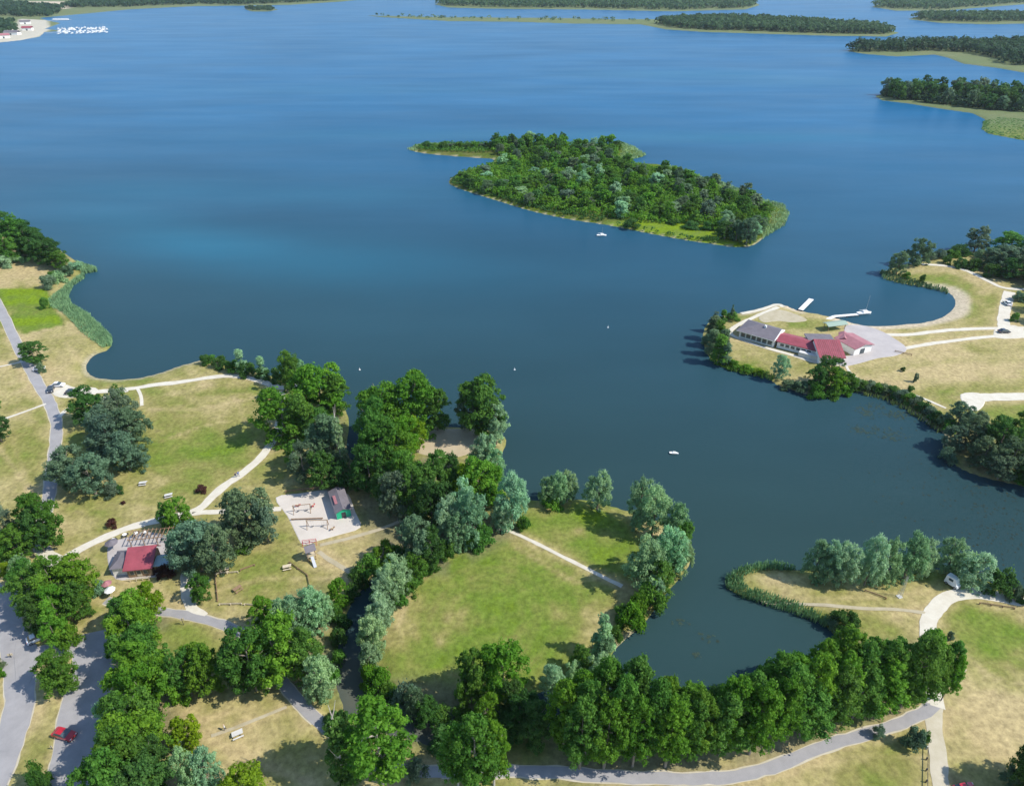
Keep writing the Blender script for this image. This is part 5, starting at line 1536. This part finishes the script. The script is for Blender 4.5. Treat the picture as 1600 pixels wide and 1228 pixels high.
# ------------------------------------------------------------------ vehicles
def car(px, py, rz, paint, label, length=4.2, kind='car', category='car'):
    e = empty('parked_car' if kind == 'car' else 'camper_van', tuple(g(px, py) + np.array([0, 0, .1])), rz, label=label, category=category)
    Lh, Wd = length / 2, .88
    if kind == 'car':
        prof = [(-Lh, .35), (-Lh, .78), (-Lh + .15, .92), (-Lh * .55, .98), (Lh * .40, .92), (Lh * .9, .74), (Lh, .58), (Lh, .32)]
        cab = [(-Lh * .82, .95), (-Lh * .52, 1.42), (Lh * .08, 1.46), (Lh * .46, .92)]
    else:
        prof = [(-Lh, .4), (-Lh, 1.1), (Lh * .7, 1.1), (Lh * .95, .95), (Lh, .6), (Lh, .4)]
        cab = [(-Lh * .98, 1.1), (-Lh * .96, 2.3), (Lh * .35, 2.35), (Lh * .75, 1.1)]

    def extr(pr, w0, w1=None):
        w1 = w1 or w0
        n = len(pr)
        zt = max(z for _, z in pr)
        zb = min(z for _, z in pr)
        ww = [w0 + (w1 - w0) * (z - zb) / (zt - zb) for _, z in pr]
        v = [(x, -w, z) for (x, z), w in zip(pr, ww)] + [(x, w, z) for (x, z), w in zip(pr, ww)]
        return MB().add(v, [tuple(range(n)), tuple(range(2 * n - 1, n - 1, -1))] + [(i, n + i, n + (i + 1) % n, (i + 1) % n) for i in range(n)])
    extr(prof, Wd).build('body', paint, e)
    extr(cab, Wd * .97, Wd * .8).build('cabin', M_GLASS if kind == 'car' else paint, e)
    if kind == 'car':
        MB().box(-Lh * .52, Lh * .06, -Wd * .76, Wd * .76, 1.44, 1.5).build('roof', paint, e)
    else:
        MB().box(-Lh * .5, Lh * .1, -Wd - .01, Wd + .01, 1.5, 2.0).build('window', M_GLASS, e)
    for sx in (-Lh * .62, Lh * .62):
        for sy in (-1, 1):
            w = MB().tube((sx, sy * (Wd - .16), .33), (sx, sy * (Wd + .04), .33), .33, n=12).build('wheel', M_RUBBER, e)
            MB().tube((sx, sy * (Wd + .03), .33), (sx, sy * (Wd + .06), .33), .19, n=10).build('rim', M_RIM, w)
    for sy in (-.6, .6):
        MB().box(Lh - .06, Lh + .03, sy - .16, sy + .16, .58, .72).build('headlight', M_WHITE, e)
        MB().box(-Lh - .03, -Lh + .05, sy - .16, sy + .16, .68, .84).build('taillight', M_CARRED, e)
    return e


car(102, 1150, -.25, M_CARRED, 'red car parked in the shade at the car park lane', 4.1)
car(57, 1000, .7, M_CARWHITE, 'white car parked under the trees at the top of the car park', 3.2)
sign(18, 1027, 'small white board at the left edge of the asphalt lane', 1.2, w=.9)
car(113, 615, .15, M_CARDARK, 'dark car parked on the gravel beside the beach path', 3.9)
car(80, 611, -1.2, M_CARDARK, 'dark car leaving the gravel place onto the road', 3.6)
car(92, 604, .1, M_CARWHITE, 'white car at the top of the gravel parking place', 3.8)
car(62, 578, .4, M_CARWHITE, 'silver car in the shade of the roadside tree', 3.6)
car(1568, 520, .05, M_CARDARK, 'dark car on the gravel junction at the right edge', 4.2)
car(1573, 476, 1.5, M_CARWHITE, 'white car on the bleached gravel drive', 4.2)
car(1487, 914, -1.0, M_CARWHITE, 'white camper van under the willow on the sandy spit', 3.0, 'van', 'camper van')
car(1506, 1236, .2, M_CARRED, 'dark red car cut by the bottom edge in the shade at the right', 3.8)
# white tent roofs in the lakeside wood
for px, py, lb in ((611, 750, 'white tent with pitched top in the lakeside wood'), (668, 764, 'smaller white tent right of the first in the lakeside wood')):
    e = empty('tent', tuple(g(px, py)), .4, label=lb, category='tent')
    MB().box(-1.4, 1.4, -1.4, 1.4, 0, 2.0).build('side_wall', M_WHITE, e)
    MB().add([(-1.6, -1.6, 2.0), (1.6, -1.6, 2.0), (1.6, 1.6, 2.0), (-1.6, 1.6, 2.0), (0, 0, 3.2)], [(0, 1, 4), (1, 2, 4), (2, 3, 4), (3, 0, 4), (0, 3, 2, 1)]).build('top', M_WHITE, e)
# white house in the right wood
loc, rz, LEN = frame_from(g(1594, 726), g(1620, 730))
e = empty('white_cottage', loc, rz, label='white cottage half hidden in the wood at the right edge', category='building')
MB().box(0, LEN, 0, 5, 0, 2.6).build('wall', M_WHITE, e)
MB().gable(0, LEN, 0, 5, 2.62, 4.2, 'x', ov=.4).build('roof', M_GREYROOF, e)
MB().box(1, 2, -.06, .05, .9, 2.0).build('window', M_GLASS, e)


# ------------------------------------------------------------------ people: skinned figures
def person(px, py, rz, label, shirt, z=GZ, stride=.25):
    p = g(px, py, z)
    e = empty('person', tuple(p), rz, label=label, category='person')
    J = [(0, 0, .95), (0, 0, 1.2), (0, 0, 1.42), (0, 0, 1.52), (0, .01, 1.66), (-.19, 0, 1.4), (-.25, .03, 1.12), (-.24, .12, .88), (.19, 0, 1.4), (.25, -.03, 1.12), (.24, .06, .88),
         (-.1, 0, .88), (-.11, stride * .5, .48), (-.11, stride * .6, .08), (-.11, stride * .6 + .14, .04), (.1, 0, .88), (.11, -stride * .4, .48), (.11, -stride, .1), (.11, -stride + .14, .05)]
    Eg = [(0, 1), (1, 2), (2, 3), (3, 4), (2, 5), (5, 6), (6, 7), (2, 8), (8, 9), (9, 10), (0, 11), (11, 12), (12, 13), (13, 14), (0, 15), (15, 16), (16, 17), (17, 18)]
    Rd = [.15, .15, .16, .06, .105, .075, .05, .035, .075, .05, .035, .1, .065, .045, .04, .1, .065, .045, .04]
    me = bpy.data.meshes.new('body')
    me.from_pydata(J, Eg, [])
    o = link('body', me, e)
    o.modifiers.new('skin', 'SKIN')
    sk = me.skin_vertices[0].data if me.skin_vertices else None
    if sk is None:
        import bmesh
        bm = bmesh.new()
        bm.from_mesh(me)
        bm.verts.layers.skin.verify()
        bm.to_mesh(me)
        bm.free()
        sk = me.skin_vertices[0].data
    for i, r in enumerate(Rd):
        sk[i].radius = (r, r * (.75 if i < 3 else 1))
    sk[0].use_root = True
    sb = o.modifiers.new('sub', 'SUBSURF')
    sb.levels = sb.render_levels = 1
    m = bpy.data.materials.new('figure')
    m.use_nodes = True
    N, L = m.node_tree.nodes, m.node_tree.links
    tc = N.new('ShaderNodeTexCoord')
    sp_ = N.new('ShaderNodeSeparateXYZ')
    L.new(tc.outputs['Object'], sp_.inputs[0])
    cr = N.new('ShaderNodeValToRGB')
    cr.color_ramp.interpolation = 'CONSTANT'
    mu = N.new('ShaderNodeMath')
    mu.operation = 'DIVIDE'
    mu.inputs[1].default_value = 2.0
    L.new(sp_.outputs[2], mu.inputs[0])
    L.new(mu.outputs[0], cr.inputs[0])
    els = cr.color_ramp.elements
    els[0].position, els[0].color = 0, (.03, .03, .04, 1)
    els[1].position, els[1].color = .06, (.05, .06, .12, 1)
    for pos, c in ((.47, (*shirt, 1)), (.735, (.55, .34, .24, 1)), (.86, (.05, .03, .02, 1))):
        q = els.new(pos)
        q.color = c
    L.new(cr.outputs[0], N['Principled BSDF'].inputs['Base Color'])
    me.materials.append(m)


person(369, 746, .8, 'person in dark clothes walking on the curved white path', (.05, .05, .07))
person(373, 744, .8, 'person in blue walking on the curved white path beside another', (.08, .15, .4))
person(352, 1140, 2.2, 'person in a white shirt on the dry lawn near the pale picnic table', (.7, .7, .7))


# ------------------------------------------------------------------ jetties, boats, buoys
def jetty(pts, w, label, m=None, z=.45):
    q = [g(a, b, z)[:2] for a, b in pts]
    c = np.array(q[0])
    e = empty('jetty', (float(c[0]), float(c[1]), 0), 0, label=label, category='jetty')
    line = np.array(q) - c
    for a, b in zip(line[:-1], line[1:]):
        d = b - a
        L_ = float(np.linalg.norm(d))
        d /= L_
        nrm = np.array([-d[1], d[0]])
        k = max(2, int(L_ / 1.6))
        for i in range(k):
            p0, p1 = a + d * (L_ * i / k), a + d * (L_ * (i + 1) / k - .06)
            MB().prism([tuple(p0 - nrm * w / 2), tuple(p1 - nrm * w / 2), tuple(p1 + nrm * w / 2), tuple(p0 + nrm * w / 2)], z - .1, z).build('deck_panel', m or M_CONC, e)
        for i in range(0, k + 1, 3):
            p0 = a + d * (L_ * i / k)
            for s in (-1, 1):
                x, y = p0 + nrm * s * (w / 2 - .1)
                MB().tube((x, y, -1.5), (x, y, z - .12), .12).build('pile', M_WOOD, e)
    return e


M_DECK = mat('bleached_deck', (.66, .65, .60), .8, noise=.12, nscale=2)
jetty([(1251, 484), (1268, 467)], 2.0, 'short straight jetty at the hall peninsula', M_DECK, .7)
jetty([(1284, 503), (1304, 494), (1340, 491)], 1.6, 'long bent jetty leading to the moored sailing boat', M_DECK, .75)


def hull(Lg, Wd, h, m, parent, name='hull'):
    st = [(-.5, .8), (-.25, 1), (.1, .95), (.32, .62), (.5, .02)]
    V, F = [], []
    for t, k in st:
        x = t * Lg
        V += [(x, -Wd / 2 * k, h), (x, -Wd / 2 * k * .7, .1), (x, 0, -.25), (x, Wd / 2 * k * .7, .1), (x, Wd / 2 * k, h)]
    for i in range(len(st) - 1):
        for j in range(4):
            a = i * 5 + j
            F.append((a, a + 5, a + 6, a + 1))
        F.append((i * 5 + 4, i * 5 + 9, i * 5 + 5, i * 5))
    F.append((0, 1, 2, 3, 4))
    return MB().add(V, F).build(name, m, parent)


def boat(px, py, rz, label, Lg=5.5, mast=0, sail=False, cabin=True, name='motor_boat', cat='boat', loc=None, group=None):
    p = g(px, py, 0) if loc is None else loc
    e = empty(name, (float(p[0]), float(p[1]), .12), rz, label=label, category=cat, group=group)
    hull(Lg, Lg * .34, Lg * .12, M_WHITE, e)
    if cabin:
        MB().prism([(-Lg * .12, -Lg * .1), (Lg * .18, -Lg * .08), (Lg * .18, Lg * .08), (-Lg * .12, Lg * .1)], Lg * .12, Lg * .23).build('cabin', M_WHITE, e)
    if mast:
        MB().tube((Lg * .06, 0, Lg * .12), (Lg * .06, 0, mast), .07, .04).build('mast', M_METAL, e)
        MB().tube((Lg * .06, 0, Lg * .32), (-Lg * .42, 0, Lg * .30), .06, .05).build('boom', M_WHITE, e)
    return e


boat(940, 369, .1, 'small white boat with a short mast anchored below the island', 5.0, 4.5, name='sailing_boat')
boat(1053, 709, -.1, 'small white motor boat alone in the middle of the inner lake', 2.6)
boat(1350, 491, .2, 'white sailing boat with tall mast at the end of the long jetty', 6.2, 8, name='sailing_boat')
boat(1316, 496, .2, 'small white dinghy tied beside the long jetty', 3.2, 0, cabin=False, name='dinghy')
for px, py, lb in ((804, 578, 'small pale buoy between the lakeside wood and the hall peninsula'), (562, 578, 'small pale buoy off the left beach trees'), (950, 512, 'small pale buoy in the middle of the lake')):
    p = g(px, py, 0)
    e = empty('buoy', (float(p[0]), float(p[1]), 0), 0, label=lb, category='buoy')
    MB().prism([(.34 * cos(a * pi / 4), .34 * sin(a * pi / 4)) for a in range(8)], -.2, .2, [(.28 * cos(a * pi / 4), .28 * sin(a * pi / 4)) for a in range(8)]).build('float', M_WHITE, e)
    MB().tube((0, 0, .25), (0, 0, 1.0), .07, .04).build('post', M_WHITE, e)
# marina far to the left: moored boats in two rows along pontoons
pr = boat(0, 0, 0, 'x', 9, 11, name='moored_boat', loc=g(92, 50, 0))
ML = 'white sailing boat moored in the crowded lower row of the far marina'
pr['label'], pr['group'] = ML, 'moored boats of the lower marina row'
ML2 = 'white sailing boat moored in the short upper row of the far marina'
for i in range(96):
    if rnd.random() < .25:
        continue
    px = 90 + (168 - 90) * ((i // 4 + .5) / 24)
    py = (46.0, 48.3, 51.0, 53.2)[i % 4] - (px - 92) * .03 + rnd.uniform(-.7, .7)
    px += rnd.uniform(-1.2, 1.2)
    p = g(px, py, 0)
    c = copy_tree(pr, (float(p[0]), float(p[1]), .1), pi / 2 + rnd.uniform(-.1, .1), (rnd.uniform(.8, 1.25),) * 3, label=ML, group='moored boats of the lower marina row')
for i in range(10):
    px = 84 + i * 2.5
    p = g(px, 31.5, 0)
    copy_tree(pr, (float(p[0]), float(p[1]), .1), pi / 2, (1.1,) * 3, label=ML2, group='moored boats of the upper marina row')
jetty([(72, 52), (172, 46.5)], 1.2, 'long pale pontoon through the far marina', M_DECK, .6)
jetty([(76, 33), (112, 31)], 3, 'short pale pontoon above the far marina', M_DECK, .6)
bpy.data.objects['moored_boat'].rotation_euler[2] = pi / 2
# marina houses
for i, (px, py, w, m, lb) in enumerate([(20, 55, 26, M_GREYROOF, 'grey roofed marina shed nearest the lake at far left'), (44, 48, 18, M_REDROOF, 'red roofed marina house at far left'), (40, 38, 20, M_GREYROOF, 'grey roofed marina house farther back at far left'), (6, 60, 20, M_PINKROOF, 'pale red roofed marina shed at the left picture edge')]):
    p = g(px, py)
    e = empty('marina_house', tuple(p), .2 * i, label=lb, category='building')
    MB().box(-w / 2, w / 2, -6, 6, 0, 4.5).build('wall', M_WHITE, e)
    MB().gable(-w / 2, w / 2, -6, 6, 4.52, 7.5, 'x', ov=.6, th=.3).build('roof', m, e)
    MB().box(-1.5, 1.5, -6.1, -5.9, 0, 3).build('door', M_GLASS, e)
